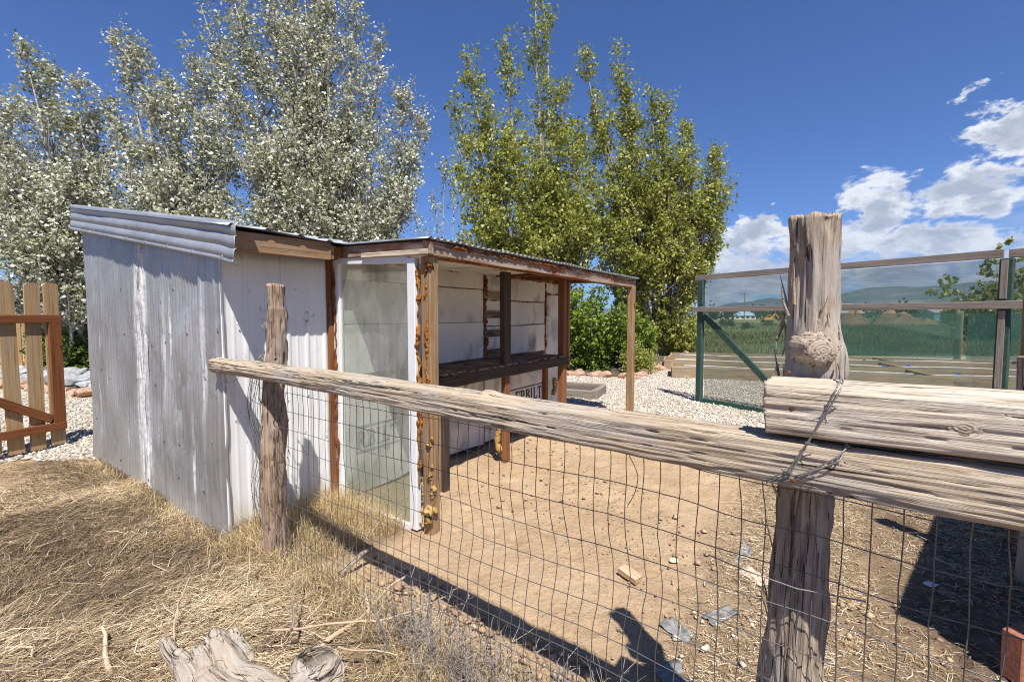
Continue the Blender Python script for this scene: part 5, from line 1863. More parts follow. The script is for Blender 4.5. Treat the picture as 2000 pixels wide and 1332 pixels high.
# tree at the right behind the netting, trees far off
rt = px(1950, 520, 24.0)
shrub('leafy_tree', 'leafy green tree behind the garden netting at far right', (rt[0], 24, 0), 3.4, 2.6, 4.9, 51, M['leaf_green'], 15000, .20, green_tint, None, 40)['category'] = 'tree'
dk = lambda pos, q: np.clip(q.random(len(pos)) * .8 + .1, 0, 1)
FT = [(1755, 60, 3.0, 3.4, 'rounded dark tree beyond the meadow left of the leafy tree'), (1775, 64, 2.2, 2.8, 'smaller dark tree beside the rounded one beyond the meadow'),
      (1405, 120, 8, 4.0, 'far dark tree at the left end of the meadow'), (1462, 150, 10, 4.5, 'far dark tree behind the blue roofed building'),
      (1530, 140, 12, 5.0, 'far dark tree behind the yellow excavator'), (1600, 150, 14, 5.0, 'far dark tree behind the tall fence post'),
      (1690, 150, 14, 5.2, 'far dark tree behind the dirt mounds'), (1830, 150, 16, 5.0, 'far dark tree behind the grey building'), (1950, 140, 16, 5.6, 'far dark tree at the right edge')]
for k, (x, Y, rx_, h_, lab) in enumerate(FT):
    p = px(x, 640, Y)
    shrub('distant_tree', lab, (p[0], Y, field_z(p[0], Y)), rx_, rx_ * .5, h_, 60 + k, M['leaf_dark'], 2600, .16 * Y / 40, dk, 'trees beyond the meadow', 16)['category'] = 'tree'
# low bushes in the meadow
for k, (x, Y, r_, h_) in enumerate([(1428, 46, .9, 1.1), (1416, 60, .8, .9), (1460, 40, .5, .5), (1500, 52, .6, .5)]):
    p = px(x, 640, Y)
    lab = ['darkest bush standing in the meadow behind the net brace', 'farther bush in the meadow at its left', 'small low bush in the meadow', 'low bush in the meadow below the excavator'][k]
    shrub('meadow_bush', lab, (p[0], Y, field_z(p[0], Y)), r_, r_ * .7, h_, 80 + k, M['leaf_dark'], 1500, .16, dk, 'bushes in the meadow', 10)['category'] = 'bush'


# ------------------------------------------------------------------ far buildings, machines, mounds
def building(name, label, x, Y, w, d, h, rh, wall, roof, wins=2):
    p = px(x, 630, Y); c = V(p[0], Y, float(field_z(p[0], Y)))
    t = thing(name, c, label, 'building')
    X0, X1, Y0, Y1 = -w / 2, w / 2, -d / 2, d / 2
    v = [(X0, Y0, -.2), (X1, Y0, -.2), (X1, Y1, -.2), (X0, Y1, -.2), (X0, Y0, h), (X1, Y0, h), (X1, Y1, h), (X0, Y1, h), (X0, 0, h + rh), (X1, 0, h + rh)]
    f = [(0, 1, 5, 4), (1, 2, 6, 9, 5), (2, 3, 7, 6), (3, 0, 4, 8, 7)]
    obj('wall', mesh_data('wall', v, f), wall, t, Matrix.Translation(c))
    e = .25
    for s in (-1, 1):
        a0 = V(X0 - e, s * (d / 2 + e), h - e * rh / (d / 2)); a1 = V(X1 + e, s * (d / 2 + e), h - e * rh / (d / 2))
        r0 = V(X0 - e, 0, h + rh + .05); r1 = V(X1 + e, 0, h + rh + .05)
        q = [a0, a1, r1, r0]
        q2 = [k_ + V(0, 0, .1) for k_ in q]
        obj('roof', mesh_data('roof', q + q2, [(0, 1, 2, 3), (7, 6, 5, 4), (0, 4, 5, 1), (1, 5, 6, 2), (2, 6, 7, 3), (3, 7, 4, 0)]), roof, t, Matrix.Translation(c))
    for k in range(wins):
        xx = X0 + w * (k + .6) / (wins + .2)
        board('window', t, c + V(xx, Y0 - .03, h * .35), c + V(xx, Y0 - .03, h * .75), .9, .05, M['glassdark'], up=(1, 0, 0))


building('distant_building', 'long pale building with a blue roof beyond the meadow', 1446, 150, 7, 6, 1.3, 1.2, M['whitepaint'], M['bluepaint'], 4)
building('distant_building', 'small pale house with a gable at the left beyond the meadow', 1405, 150, 5, 6, 1.2, 1.5, M['whitepaint'], M['greyroof'], 2)
building('distant_building', 'white gabled house just right of the tall post', 1632, 90, 6, 6, 1.9, 1.7, M['whitepaint'], M['greyroof'], 2)
building('distant_building', 'grey-blue building right of the dirt mounds', 1838, 110, 10, 7, 2.0, 1.2, M['bluepaint'], M['greyroof'], 3)


def mound(label, x, Y, w, h, seed):
    p = px(x, 640, Y); c = V(p[0], Y, float(field_z(p[0], Y)) - .1)
    n, m = 20, 36
    r = np.linspace(0, 1, n)[:, None]; a = np.linspace(0, 2 * np.pi, m, endpoint=False)[None]
    X = r * np.cos(a) * w / 2 * (1 + .15 * np.sin(a * 3 + seed)); Y_ = r * np.sin(a) * w / 3
    zz = h * (1 - r ** 1.8) * (.85 + .25 * np.cos(a * 2 + seed)) + .30 * h * fbm(np.stack([X + seed, Y_, 0 * X], -1), 4) * (1 - r)
    v, f = loft(np.stack([X, Y_, zz], -1), False)
    o = obj('dirt_mound', mesh_data('dirt_mound', v, f, True), M['mound'], None, Matrix.Translation(c))
    props(o, label, 'mound', 'dirt mounds beyond the meadow')


mound('tan dirt mound just right of the tall post beyond the meadow', 1668, 58, 4.2, 2.2, 1)
mound('largest tan dirt mound in the middle beyond the meadow', 1752, 56, 6.2, 2.3, 2)
mound('low tan dirt mound at the right end of the heap', 1805, 58, 5.5, 1.4, 3)


def excavator(label, x, Y, sc, flip=1):
    p = px(x, 630, Y); c = V(p[0], Y, float(field_z(p[0], Y)))
    t = thing('excavator', c, label, 'excavator')
    B = lambda nm, a, b, w, th, m: board(nm, t, c + V(*a) * sc, c + V(*b) * sc, w * sc, th * sc, m)
    for s in (-1, 1): B('track', (-1.5, s * .9, .35), (1.5, s * .9, .35), .7, .5, M['black'])
    B('body', (-1.4, 0, 1.15), (1.2, 0, 1.15), .8, 2.0, M['yellow'])
    B('cab', (.2, .5, 1.9), (1.2, .5, 1.9), 1.1, .9, M['yellow'])
    B('cab_window', (.3, .02, 2.0), (1.1, .02, 2.0), .7, .05, M['glassdark'])
    B('boom', (1.0, -.3, 1.4), (2.6 * flip, -.3, 2.9), .4, .3, M['yellow'])
    B('arm', (2.5 * flip, -.3, 2.9), (3.6 * flip, -.3, 1.3), .3, .25, M['yellow'])
    B('bucket', (3.4 * flip, -.3, 1.1), (3.8 * flip, -.3, .7), .7, .8, M['black'])


excavator('small orange-yellow excavator beyond the meadow left of the tall post', 1498, 92, .62)
excavator('yellow excavator behind the dirt mounds beyond the meadow', 1722, 66, .60)

up_ = px(1453, 640, 130)
pole = thing('utility_pole', (up_[0], 130, 0), 'thin wooden utility pole in front of the hills', 'pole')
grain_log('pole', pole, (up_[0], 130, -.2), (up_[0], 130, 8.3), lambda t: (.16 - .05 * t, .16 - .05 * t), M['lumber'], rings=12, sides=8, groove=.005)
board('crossarm', pole, (up_[0] - 1.1, 130, 7.6), (up_[0] + 1.1, 130, 7.6), .14, .12, M['lumber'])

# ------------------------------------------------------------------ stones
ROCK_R = [rock_mesh('edging_stone', (.5, .36, .26), k + 1, 2, .35) for k in range(8)]
for me in ROCK_R: me.materials.append(M['stone_red'])
ROCK_G = [rock_mesh('grey_rock', (.5, .40, .20), k + 21, 2, .4) for k in range(8)]
for me in ROCK_G: me.materials.append(M['stone_grey'])
q = np.random.default_rng(77)


def place_rock(name, me, x, y, s, label, group, sink=.3):
    o = bpy.data.objects.new(name, me); COL.objects.link(o)
    o.location = (x, y, s * .12); o.rotation_euler = (q.normal() * .15, q.normal() * .15, q.random() * 6.28)
    o.scale = (s * (.8 + .4 * q.random()), s * (.8 + .4 * q.random()), s * (.8 + .4 * q.random()))
    props(o, label, 'stone', group)
    return o


edge = [(-.9, 12.35), (.6, 12.1), (1.9, 11.55), (3.0, 11.1), (3.7, 12.2), (4.5, 13.5), (5.4, 15.3), (6.4, 17.2), (7.2, 18.9)]
ei = np.cumsum([0] + [math.dist(edge[i], edge[i + 1]) for i in range(len(edge) - 1)])
s = 0; k = 0
while s < ei[-1]:
    x = np.interp(s, ei, [e_[0] for e_ in edge]); y = np.interp(s, ei, [e_[1] for e_ in edge])
    sz = .30 + .22 * q.random()
    place_rock('edging_stone', ROCK_R[k % 8], x + q.normal() * .06, y + q.normal() * .06, sz, 'reddish stone in the border row between gravel path and shrubs', 'reddish border stones by the shrubs')
    s += sz * .78; k += 1
s = 0
e2 = [(-13.0, 9.75), (-10.4, 9.7), (-9.2, 9.0), (-8.3, 8.6), (-7.3, 8.95)]
ei = np.cumsum([0] + [math.dist(e2[i], e2[i + 1]) for i in range(len(e2) - 1)])
while s < ei[-1]:
    x = np.interp(s, ei, [e_[0] for e_ in e2]); y = np.interp(s, ei, [e_[1] for e_ in e2])
    sz = .36 + .2 * q.random()
    place_rock('edging_stone', ROCK_R[k % 8], x, y, sz, 'reddish stone edging the grey rock bed behind the gate', 'reddish stones edging the rock bed')
    s += sz * .85; k += 1
for k in range(85):
    x, y = -13.5 + 6.3 * q.random(), 9.0 + 3.6 * q.random()
    if not in_poly(np.array([x]), np.array([y]), [(-14, 10.0), (-10.2, 10.1), (-8.4, 9.0), (-7.3, 9.4), (-7.5, 12.2), (-14, 12.2)])[0]: continue
    place_rock('grey_rock', ROCK_G[k % 8], x, y, .34 + .46 * q.random(), 'blue-grey rock lying in the rock bed behind the gate', 'grey rocks in the rock bed')

# gravel pebbles as real stones over the near part of the paths
OCT = np.array([(1, 0, 0), (0, 1, 0), (-1, 0, 0), (0, -1, 0), (0, 0, 1), (0, 0, -1)], float)
OF = np.array([(0, 1, 4), (1, 2, 4), (2, 3, 4), (3, 0, 4), (1, 0, 5), (2, 1, 5), (3, 2, 5), (0, 3, 5)])


def pebbles(name, poly, box, n, smin, smax, seed, label, mat, cols):
    q = np.random.default_rng(seed)
    x = box[0] + (box[1] - box[0]) * q.random(n * 2); y = box[2] + (box[3] - box[2]) * q.random(n * 2) ** 1.25
    ok = poly(x, y); x, y = x[ok][:n], y[ok][:n]
    m = len(x)
    s = smin + (smax - smin) * q.random(m) ** 1.6
    v = OCT[None] * (s[:, None, None] * np.stack([.7 + .6 * q.random(m), .7 + .6 * q.random(m), .35 + .4 * q.random(m)], -1)[:, None, :])
    v = v + q.normal(size=v.shape) * s[:, None, None] * .14
    a = q.random(m) * 6.28
    ca, sa = np.cos(a)[:, None], np.sin(a)[:, None]
    v = np.stack([v[..., 0] * ca - v[..., 1] * sa, v[..., 0] * sa + v[..., 1] * ca, v[..., 2]], -1)
    z = height(x, y) + .010 + s * .22
    v = v + np.stack([x, y, z], -1)[:, None, :]
    f = (OF[None] + np.arange(m)[:, None, None] * 6).reshape(-1, 3)
    me = mesh_data(name, v.reshape(-1, 3), f)
    cc = np.asarray(cols)[q.integers(0, len(cols), m)] * (.8 + .4 * q.random(m))[:, None]
    color_attr(me, np.repeat(cc, 6, 0))
    o = obj(name, me, mat)
    props(o, label, kind='stuff')
    o['category'] = 'gravel'
    return o


GC = [(.70, .63, .53), (.76, .70, .61), (.60, .51, .40), (.52, .43, .33), (.78, .75, .69), (.42, .37, .32)]
pebbles('gravel', ragged(G_RIGHT), (-.5, 7.2, 6.2, 15), 36000, .010, .026, 5, 'cream gravel stones covering the path beside the lean-to', M['pebble'], GC)
pebbles('gravel', ragged(G_LEFT), (-9.5, -3.2, 4.5, 9.3), 26000, .012, .032, 6, 'cream gravel stones under the picket gate', M['pebble'], [tuple(c_ * .80 for c_ in k_) for k_ in GC])
# clods and crumbs on the pen floor


def pen(x, y):
    n = x * FN[0] + y * FN[1]; u, v = to_uv(x, y)
    return (n > 1.45) & (u < 4.4) & ((u > 0) | (v < .4)) & (v < 1.0)


DC = [(.44, .31, .19), (.38, .26, .16), (.50, .37, .235), (.33, .22, .135)]
pebbles('soil_clods', lambda x, y: pen(x, y) & (fbm(P3(x * 1.3, y * 1.3, 16.), 3) + .35 * fbm(P3(x * 9, y * 9, 2.), 2) > .05), (-1.3, 4.2, 1.2, 7.2), 4200, .002, .010, 7, 'small clods of dry earth scattered over the pen floor', M['pebble'], DC)
pebbles('soil_clods', lambda x, y: pen(x, y) & (fbm(P3(x * 1.7, y * 1.7, 6.), 2) > .25), (-1.0, 4.0, 1.2, 6.5), 420, .010, .026, 8, 'larger clods and hoof-turned lumps of dry earth in the pen', M['pebble'], DC)
pebbles('soil_clods', lambda x, y: (x * FN[0] + y * FN[1] > 1.46) & (x * FN[0] + y * FN[1] < 1.82), (-.9, 1.6, .8, 2.9), 1600, .006, .03, 9, 'crumbled earth along the foot of the wire fence', M['pebble'], DC)


# ------------------------------------------------------------------ dry grass, straw, weeds
def blades(x, y, z0, az, elev, length, width, bend, tint, q):
    """bent tapering blades: 3 tris each, stored as quads + tri tip"""
    n = len(x)
    d = np.stack([np.cos(az) * np.cos(elev), np.sin(az) * np.cos(elev), np.sin(elev)], -1)
    side = np.stack([-np.sin(az), np.cos(az), .6 * q.normal(size=n)], -1)
    side /= np.linalg.norm(side, axis=1, keepdims=True)
    b = np.stack([x, y, z0], -1)
    dn = np.stack([0 * x, 0 * x, -np.ones(n)], -1)
    lat = side * (q.normal(size=n) * .12)[:, None]
    mid = b + d * (length * .52)[:, None] + (dn * (bend * .25)[:, None] + lat) * length[:, None]
    tip = b + d * length[:, None] + dn * (bend * length)[:, None]
    g = height(mid[:, 0], mid[:, 1]) + .004; mid[:, 2] = np.maximum(mid[:, 2], g)
    g = height(tip[:, 0], tip[:, 1]) + .003; tip[:, 2] = np.maximum(tip[:, 2], g)
    w = width[:, None] * .5
    v = np.stack([b - side * w, b + side * w, mid + side * w * .8, mid - side * w * .8, tip + side * w * .15, tip - side * w * .15], 1)
    k = np.arange(n)[:, None] * 6
    f = np.concatenate([k + np.array([[0, 1, 2, 3]]), k + np.array([[3, 2, 4, 5]])], 0)
    return v.reshape(-1, 3), f, np.repeat(tint, 6)


def stuff_mesh(name, v, f, c, mat, label, cat):
    me = mesh_data(name, v, f); color_attr(me, c)
    o = obj(name, me, mat)
    props(o, label, cat, kind='stuff')
    return o


def grass_zone(x, y):
    n = x * FN[0] + y * FN[1]; u, v = to_uv(x, y)
    w = .08 * fbm(P3(x * 2, y * 2, 9), 2)
    return (((n < 1.40 + w) & (u < -.80)) | ((u < -.885) & (v > 1.0))) & (y < 4.72 + w + .12 * np.clip(x + 5, -1, 1)) & (x > -6.5)


q = np.random.default_rng(101)
N = 480000
x = -5.9 + 7.2 * q.random(N); y = .9 + 3.9 * q.random(N)
ok = grass_zone(x, y)
dens = np.clip(.68 + .6 * fbm(P3(x * 1.4, y * 1.4, 3), 3), .34, 1) * np.clip(1.25 - 1.15 * np.exp(-((x + 5.0) ** 2 + (y - 4.15) ** 2) / .8), .05, 1)
ok &= q.random(N) < dens
x, y = x[ok], y[ok]; n = len(x)
flow = .55 + 1.1 * fbm(P3(x * .7, y * .7, 12), 2)
az = flow + q.normal(size=n) * .65 + np.pi * (q.random(n) < .5)
el = np.abs(q.normal(size=n)) * .30 + .02
ln = .030 + .085 * q.random(n) ** 1.6 + .10 * (q.random(n) < .05)
wd = (.0015 + .0022 * q.random(n) ** 2) * (.65 + .22 * y)
near_ = np.clip((3.2 - y) / 2, 0, 1)
clump = np.clip(.5 + .9 * fbm(P3(x * 4.5, y * 4.5, 41), 3), .05, 1.4)
z0 = height(x, y) + .001 + .034 * q.random(n) ** 1.5 * clump
patch = fbm(P3(x * 2.3, y * 2.3, 30), 3)
tn = np.clip(.37 + .36 * patch + .27 * q.normal(size=n), 0, 1)
v, f, c = blades(x, y, z0, az, el, ln, wd, .05 + .25 * q.random(n), tn, q)
stuff_mesh('dry_grass', v, f, c, M['straw'], 'matted dry brown grass covering the left foreground', 'grass')

# long pale stalks lying on the mat
n = 560
x = -4.2 + 5.0 * q.random(n); y = 1.2 + 3.0 * q.random(n); ok = grass_zone(x, y); x, y = x[ok], y[ok]; n = len(x)
az = .75 + q.normal(size=n) * .7
v, f, c = blades(x, y, height(x, y) + .02, az, .05 + .25 * q.random(n), .16 + .24 * q.random(n), .0018 + .0020 * q.random(n), .15 + .2 * q.random(n), np.clip(.64 + .2 * q.normal(size=n), 0, 1), q)
stuff_mesh('straw_stalks', v, f, c, M['straw'], 'long pale straw stalks lying over the dry grass', 'straw')

# standing tufts: along the fence, the wall foot and in front of the glass panel
xs, ys, hs, kinds = [], [], [], []


def tufts(n, fn, h):
    p = np.array([fn() for _ in range(n)])
    xs.append(p[:, 0]); ys.append(p[:, 1]); hs.append(np.full(n, h))


tufts(5200, lambda: (lambda s, m: Fp(s, 1.37 + m))(-3.35 + 2.5 * q.random() ** 1.3, q.normal() * .09)[:2], .15)
tufts(2600, lambda: S(-.80 + .75 * q.random(), 1.02 - .16 * abs(q.normal()))[:2], .30)
tufts(2100, lambda: S(-.10 - .55 * q.random(), .30 + .72 * q.random())[:2], .18)
tufts(2200, lambda: S(-.05 - .10 * abs(q.normal()), .25 + .75 * q.random())[:2], .22)
tufts(1700, lambda: S(US - .05 - .07 * abs(q.normal()), 1.05 + 2.9 * q.random() ** .8)[:2], .14)
tufts(2600, lambda: (lambda s, m: Fp(s, 1.26 + m))(-1.6 + 1.5 * q.random(), q.normal() * .10)[:2], .15)
x, y, hh = np.concatenate(xs), np.concatenate(ys), np.concatenate(hs)
n = len(x)
v, f, c = blades(x, y, height(x, y) - .004, q.random(n) * 6.28, .75 + .65 * q.random(n), hh * (.35 + .95 * q.random(n)), .0014 + .0018 * q.random(n), .1 + .45 * q.random(n), np.clip(.5 + .3 * q.normal(size=n), 0, 1), q)
stuff_mesh('golden_grass', v, f, c, M['gold'], 'standing golden dry grass along the fence foot and white siding', 'grass')

# grey dead weeds with branching twigs at the foot of the wire
pile = Pile()
for k in range(150):
    s = -1.62 + 1.35 * q.random(); m = 1.30 + q.normal() * .07
    b = Fp(s, m); b[2] = height(b[0], b[1])
    hgt = .10 + .22 * q.random()
    lean = q.normal(size=2) * .25
    stem = np.array([b + V(lean[0] * t_ * hgt, lean[1] * t_ * hgt, hgt * t_) for t_ in (0, .35, .7, 1)])
    tt = .25 + .5 * q.random()
    vv, ff_ = tube(stem, [.0026, .0021, .0016, .0009], 3); pile.add(vv, ff_, (tt, tt, tt))
    for j in range(int(6 + 8 * q.random())):
        a = .25 + .72 * q.random()
        p = np.array([np.interp(a, (0, .35, .7, 1), stem[:, i]) for i in range(3)])
        d = unit(V(q.normal(), q.normal(), .9)); l = .025 + .06 * q.random()
        e_ = p + d * l; e3 = e_ + unit(d + q.normal(size=3) * .6) * l * .5
        vv, ff_ = tube(np.array([p, e_, e3]), [.0016, .0012, .0006], 3); pile.add(vv, ff_, (tt, tt, tt))
o = obj('dead_weeds', pile.mesh('dead_weeds'), M['weed']); props(o, 'grey branching dead weeds at the foot of the wire fence', 'weeds', kind='stuff')

# straw litter on the right part of the pen floor
N = 300000
x = .2 + 4.2 * q.random(N); y = .9 + 5.0 * q.random(N)
nn = x * FN[0] + y * FN[1]; ss = x * FD[0] + y * FD[1]
cl = np.clip((ss + .66 + .05 * (nn - 1.4)) / .40, 0, 1) * np.clip(.5 + .8 * fbm(P3(x * 1.8, y * 1.8, 21), 3), .08, 1)
ok = (nn > 1.2) & (to_uv(x, y)[0] < 3.0) & (q.random(N) < cl * .75)
x, y = x[ok], y[ok]; n = len(x)
v, f, c = blades(x, y, height(x, y) + .002 + .012 * q.random(n), q.random(n) * 6.28, np.abs(q.normal(size=n)) * .12, .02 + .07 * q.random(n) ** 1.6, .0016 + .0030 * q.random(n) ** 2, .1 * q.random(n), np.clip(.62 + .3 * q.normal(size=n), 0, 1), q)
stuff_mesh('straw_litter', v, f, c, M['straw'], 'loose straw litter over the right part of the pen', 'straw')

# green meadow grass
N = 60000
Yq = 17.4 + 55 * q.random(N) ** 1.7; Xq = Yq * (.34 + .85 * q.random(N))
n = N
z = field_z(Xq, Yq)
d_ = np.clip(.5 + .5 * fbm(P3(Xq * .35, Yq * .35, 5), 3), 0, 1)
hgt = (.10 + .30 * q.random(n)) * (.4 + d_)
b = np.stack([Xq, Yq, z], -1)
lean = q.normal(size=(n, 2)) * .35
tip = b + np.concatenate([lean * hgt[:, None], hgt[:, None]], 1)
w = (.010 + .0007 * Yq)[:, None] * V(1, -.6, 0)
v = np.stack([b - w, b + w, tip + w * .2, tip - w * .2], 1).reshape(-1, 3)
f = np.arange(n * 4).reshape(n, 4)
stuff_mesh('meadow_grass', v, f, np.repeat(np.clip(.35 + .3 * q.random(n) + .35 * (1 - d_) , 0, 1), 4), M['fieldgrass'], 'green grass growing on the meadow behind the garden', 'grass')
# a few green sprouts in the pen gravel and at left
n = 260
cx = np.concatenate([-5.0 + .12 * q.normal(size=n // 2), -4.75 + .1 * q.normal(size=n // 2)]); cy = np.concatenate([4.05 + .08 * q.normal(size=n // 2), 3.75 + .08 * q.normal(size=n // 2)])
v, f, c = blades(cx, cy, height(cx, cy), q.random(n) * 6.28, .5 + .6 * q.random(n), .03 + .04 * q.random(n), .006 + 0 * cx, .3 + 0 * cx, q.random(n), q)
stuff_mesh('green_sprouts', v, f, c, M['leaf_shrub'], 'small green weeds sprouting in the bare dirt at left', 'weeds')


# ------------------------------------------------------------------ driftwood stump and sticks
r2 = np.random.default_rng(5)
st = thing('driftwood_stump', (-1.12, 1.92, 0), 'grey twisted driftwood stump lying in the dry grass', 'stump')


def limb(name, pts, radii, seed, groove=.006, parent=st, mat=None, sides=40, n=90, crack=.01, knots=(), cap=True):
    pts = np.asarray(pts, float)
    if parent is st: pts = pts * V(1, 1, .60) - V(-.02, .05, .035)
    k = np.linspace(0, 1, len(pts)); t = np.linspace(0, 1, n)
    # smooth Catmull style interpolation
    P = np.stack([np.interp(t, k, pts[:, i]) for i in range(3)], -1)
    wig = np.stack([fbm(np.stack([t * 7, 0 * t + seed, 0 * t + i], -1), 2) for i in range(3)], -1)
    P = P + wig * (np.linalg.norm(pts[-1] - pts[0]) * .022)
    for _ in range(3): P[1:-1] = (P[:-2] + 2 * P[1:-1] + P[2:]) / 4
    rr = np.interp(t, k, radii)
    c0 = P[0].copy()
    v, f = tube(P - c0, rr, sides)
    cen = np.repeat(P - c0, sides, 0)
    th = np.tile(np.linspace(0, 2 * np.pi, sides, endpoint=False), n)
    L = np.repeat(t, sides) * np.linalg.norm(np.diff(P, axis=0), axis=1).sum()
    g = fbm(np.stack([L * 5 + seed, np.cos(th) * 5, np.sin(th) * 5 + seed], -1), 3)
    cr = np.abs(fbm(np.stack([L * 2.5 + seed, np.cos(th) * 2.4, np.sin(th) * 2.4 + seed], -1), 2))
    d = groove * g - crack * np.clip(1 - cr / .07, 0, 1)
    for (kt, ka, kh, ks) in knots:
        dd = np.sqrt((L - kt * L.max()) ** 2 + (np.angle(np.exp(1j * (th - ka))) * np.repeat(rr, sides)) ** 2) / ks
        d = d + kh * np.exp(-dd ** 2)
    dirv = v - cen; dl = np.linalg.norm(dirv, axis=1, keepdims=True)
    v = cen + dirv * (1 + d[:, None] / np.maximum(dl, 1e-4))
    # ragged end
    jag = .5 * np.repeat(rr, sides) * np.clip(fbm(np.stack([np.cos(th) * 3, np.sin(th) * 3, 0 * th + seed], -1), 3), -1, 1)
    tgt = np.repeat(np.gradient(P, axis=0), sides, 0); tgt /= np.maximum(np.linalg.norm(tgt, axis=1, keepdims=True), 1e-9)
    endw = np.clip((np.repeat(t, sides) - .9) / .1, 0, 1)
    v = v + tgt * (jag * endw)[:, None]
    f = f.tolist() + [list(range(sides - 1, -1, -1)), list(range((n - 1) * sides, n * sides))]
    me_ = mesh_data(name, v, [tuple(q_) for q_ in f], True)
    ga_ = me_.attributes.new('grain', 'FLOAT_VECTOR', 'POINT')
    rrr = np.repeat(rr, sides)
    ga_.data.foreach_set('vector', np.stack([L + seed, np.cos(th) * np.maximum(rrr, .02), np.sin(th) * np.maximum(rrr, .02) + seed], -1).astype(np.float32).ravel())
    o = obj(name, me_, mat or M['drift'], parent, Matrix.Translation(c0))
    return o


g0 = lambda x, y, z: V(x, y, z)
limb('stump', [g0(-.86, 1.72, -.05), g0(-.845, 1.80, .08), g0(-.84, 1.84, .17), g0(-.825, 1.86, .215)], [.13, .105, .088, .095], 1., .006, knots=[(.6, 2.0, .02, .05)], crack=.012)
limb('root', [g0(-.90, 1.78, .06), g0(-1.05, 1.84, .055), g0(-1.22, 1.93, .10), g0(-1.36, 2.03, .185), g0(-1.40, 2.06, .215)], [.085, .08, .062, .040, .022], 2., .005, crack=.010)
limb('root', [g0(-.92, 1.72, .01), g0(-1.10, 1.72, .02), g0(-1.28, 1.80, .07), g0(-1.42, 1.90, .15), g0(-1.455, 1.92, .19), g0(-1.46, 1.925, .215)], [.07, .06, .045, .032, .026, .020], 3., .005, crack=.008)
limb('root', [g0(-1.30, 1.84, .07), g0(-1.44, 1.93, .12), g0(-1.55, 2.00, .18), g0(-1.58, 2.02, .20)], [.035, .03, .026, .022], 4., .005, crack=.006)
limb('root', [g0(-.80, 1.76, .02), g0(-.755, 1.83, .10), g0(-.75, 1.86, .17), g0(-.765, 1.88, .205)], [.055, .045, .036, .026], 5., .006, crack=.010)
limb('root', [g0(-.90, 1.70, .0), g0(-1.08, 1.74, .0), g0(-1.26, 1.84, .05), g0(-1.38, 1.95, .13), g0(-1.43, 2.0, .19)], [.12, .105, .08, .045, .018], 7., .008, crack=.014)
limb('bark_flap', [g0(-1.20, 1.98, .05), g0(-1.28, 2.05, .14), g0(-1.33, 2.10, .205)], [.05, .035, .012], 6., .012, crack=.01)

stick_specs = [('long pale forked stick leaning behind the driftwood stump', [(-.90, 1.98, .03), (-.72, 2.22, .07), (-.60, 2.42, .12)], .011),
               ('thin curved stick crossing above the driftwood stump', [(-1.12, 2.0, .12), (-.75, 1.90, .20), (-.50, 1.95, .22), (-.30, 2.02, .24)], .0055),
               ('short thin stick right of the driftwood stump', [(-.74, 1.86, .14), (-.60, 1.86, .13), (-.48, 1.84, .13)], .0045),
               ('thick broken stick at the lower left', [(-1.72, 1.86, .02), (-1.84, 1.98, .05), (-1.92, 2.06, .09)], .013),
               ('pale straight stick standing out of the grass left of the stump', [(-1.50, 1.90, .02), (-1.62, 2.12, .09), (-1.75, 2.40, .14)], .0045),
               ('grey thin stick pointing up behind the stump', [(-.98, 1.95, .16), (-1.04, 2.1, .22), (-1.12, 2.3, .26)], .0055),
               ('upright bent stalk in the middle of the dry grass', [(-1.43, 2.35, .0), (-1.44, 2.40, .10), (-1.48, 2.5, .22)], .003),
               ('short stick at the left edge of the dry grass', [(-2.35, 2.02, .02), (-2.18, 1.98, .05), (-2.14, 1.95, .03)], .007),
               ('dark stub of wood lying by the fence foot', [(-1.02, 2.62, .02), (-.95, 2.72, .06), (-.88, 2.80, .10)], .018),
               ('grey twig beside the wire below the left post', [(-1.28, 2.62, .02), (-1.16, 2.50, .05), (-1.02, 2.36, .05)], .006)]
for k, (lab, pts, r_) in enumerate(stick_specs):
    t = thing('stick', pts[0], lab, 'stick')
    n_ = len(pts)
    limb('branch', pts, np.linspace(r_, r_ * .55, n_), 10. + k, r_ * .12, t, M['twig'] if k not in (5, 8, 9) else M['drift'], 10, 30, r_ * .1)
    if k in (0, 4):
        m_ = np.asarray(pts[1]); limb('side_branch', [m_, m_ + V(-.05, .08, .04), m_ + V(-.06, .16, .05)], [r_ * .6, r_ * .45, r_ * .25], 30. + k, .0005, t, M['twig'], 8, 14, 0)

# ------------------------------------------------------------------ litter in the pen
cs = props(obj('pale_stone', rock_mesh('pale_stone', (.035, .026, .016), 3.3, 2), M['chip'], None, Matrix.Translation((1.02, 2.78, .012))), 'pale flat stone on the pen floor', 'stone')
wc = thing('wood_chunk', (.70, 2.62, 0), 'splintered tan chunk of wood on the pen floor', 'wood')
board('chunk', wc, (.655, 2.66, .03), (.735, 2.56, .012), .035, .055, M['splinter'], seg=4, wob=.008)


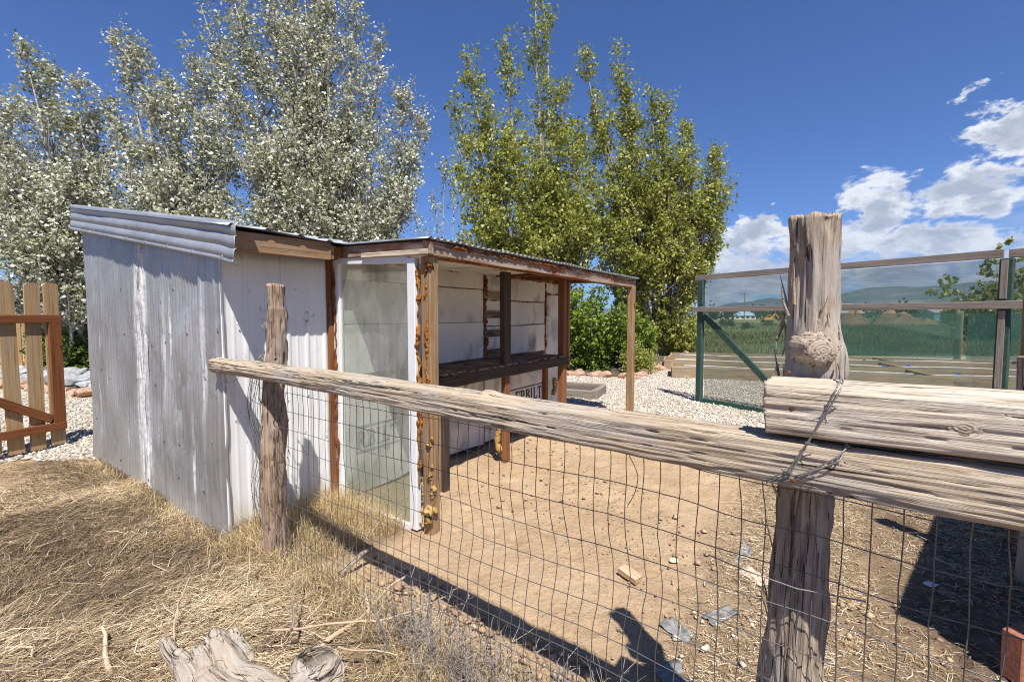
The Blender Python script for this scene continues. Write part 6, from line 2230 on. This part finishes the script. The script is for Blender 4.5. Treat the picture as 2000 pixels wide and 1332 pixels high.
def scrap(label, x, y, w, h, rot, seed, mat):
    n, m = 14, 10
    a = np.linspace(-.5, .5, n); b = np.linspace(-.5, .5, m)
    A, B = np.meshgrid(a, b, indexing='ij')
    X = A * w + .10 * w * fbm(np.stack([A * 3, B * 3, 0 * A + seed], -1), 2); Y = B * h + .12 * h * fbm(np.stack([A * 3, B * 3, 0 * A + seed + 5], -1), 2)
    Zz = .004 + .013 * np.abs(fbm(np.stack([A * 2.5, B * 2.5, 0 * A + seed + 9], -1), 3)) + .008 * np.abs(B)
    c, s_ = math.cos(rot), math.sin(rot)
    v = np.stack([X * c - Y * s_, X * s_ + Y * c, Zz], -1).reshape(-1, 3)
    i, j = np.meshgrid(np.arange(n - 1), np.arange(m - 1), indexing='ij')
    f = np.stack([i * m + j, (i + 1) * m + j, (i + 1) * m + j + 1, i * m + j + 1], -1).reshape(-1, 4)
    o = obj('fabric_scrap', mesh_data('fabric_scrap', v, f, True), mat, None, Matrix.Translation((x, y, float(height(x, y)))))
    sm = o.modifiers.new('thickness', 'SOLIDIFY'); sm.thickness = .002
    props(o, label, 'fabric', 'torn fabric scraps in the pen')


scrap('narrow grey strip of torn fabric left of the tall post', 1.55, 2.95, .34, .07, .95, 1., M['fabric'])
scrap('dirty beige scrap of fabric touching the tall post', 1.46, 2.66, .12, .18, .4, 2., M['chip'])
scrap('grey fabric scrap half buried in straw near the post foot', 1.08, 2.28, .20, .08, .5, 3., M['fabric'])
scrap('small dark curled fabric scrap below the grey one', .83, 2.18, .10, .16, .6, 4., M['fabric'])
scrap('torn fabric scrap at the bottom edge of the pen', .70, 1.90, .12, .14, .2, 5., M['fabric'])
scrap('small pale scrap of cloth in the dark shadow', 2.42, 2.55, .06, .05, .3, 6., M['whitepaint'])
pebbles('stone_chips', lambda x, y: x > -9, (.75, 1.35, 1.85, 2.3), 34, .006, .022, 15, 'pale stone chips at the foot of the tall post', M['pebble'], [(.55, .48, .40), (.60, .55, .48)])

# ------------------------------------------------------------------ air between here and the hills
hb = V(7000, 3500, 330)
hv = [(-7000, -600, -3.5), (7000, -600, -3.5), (7000, 6200, -3.5), (-7000, 6200, -3.5), (-7000, -600, 420), (7000, -600, 420), (7000, 6200, 420), (-7000, 6200, 420)]
hf = [(3, 2, 1, 0), (4, 5, 6, 7), (0, 1, 5, 4), (1, 2, 6, 5), (2, 3, 7, 6), (3, 0, 4, 7)]
b = NT('valley_haze')
pvn = b.n('VolumePrincipled')
pvn.inputs['Color'].default_value = (.50, .68, .95, 1)
pvn.inputs['Density'].default_value = 1.3e-4
pvn.inputs['Anisotropy'].default_value = 0.0
b.link(pvn.outputs[0], b.out.inputs['Volume'])
hz_o = obj('haze', mesh_data('haze', hv, hf), b.m)
hz_o['kind'] = 'stuff'; hz_o['label'] = 'thin blue haze lying over the valley'; hz_o['category'] = 'haze'
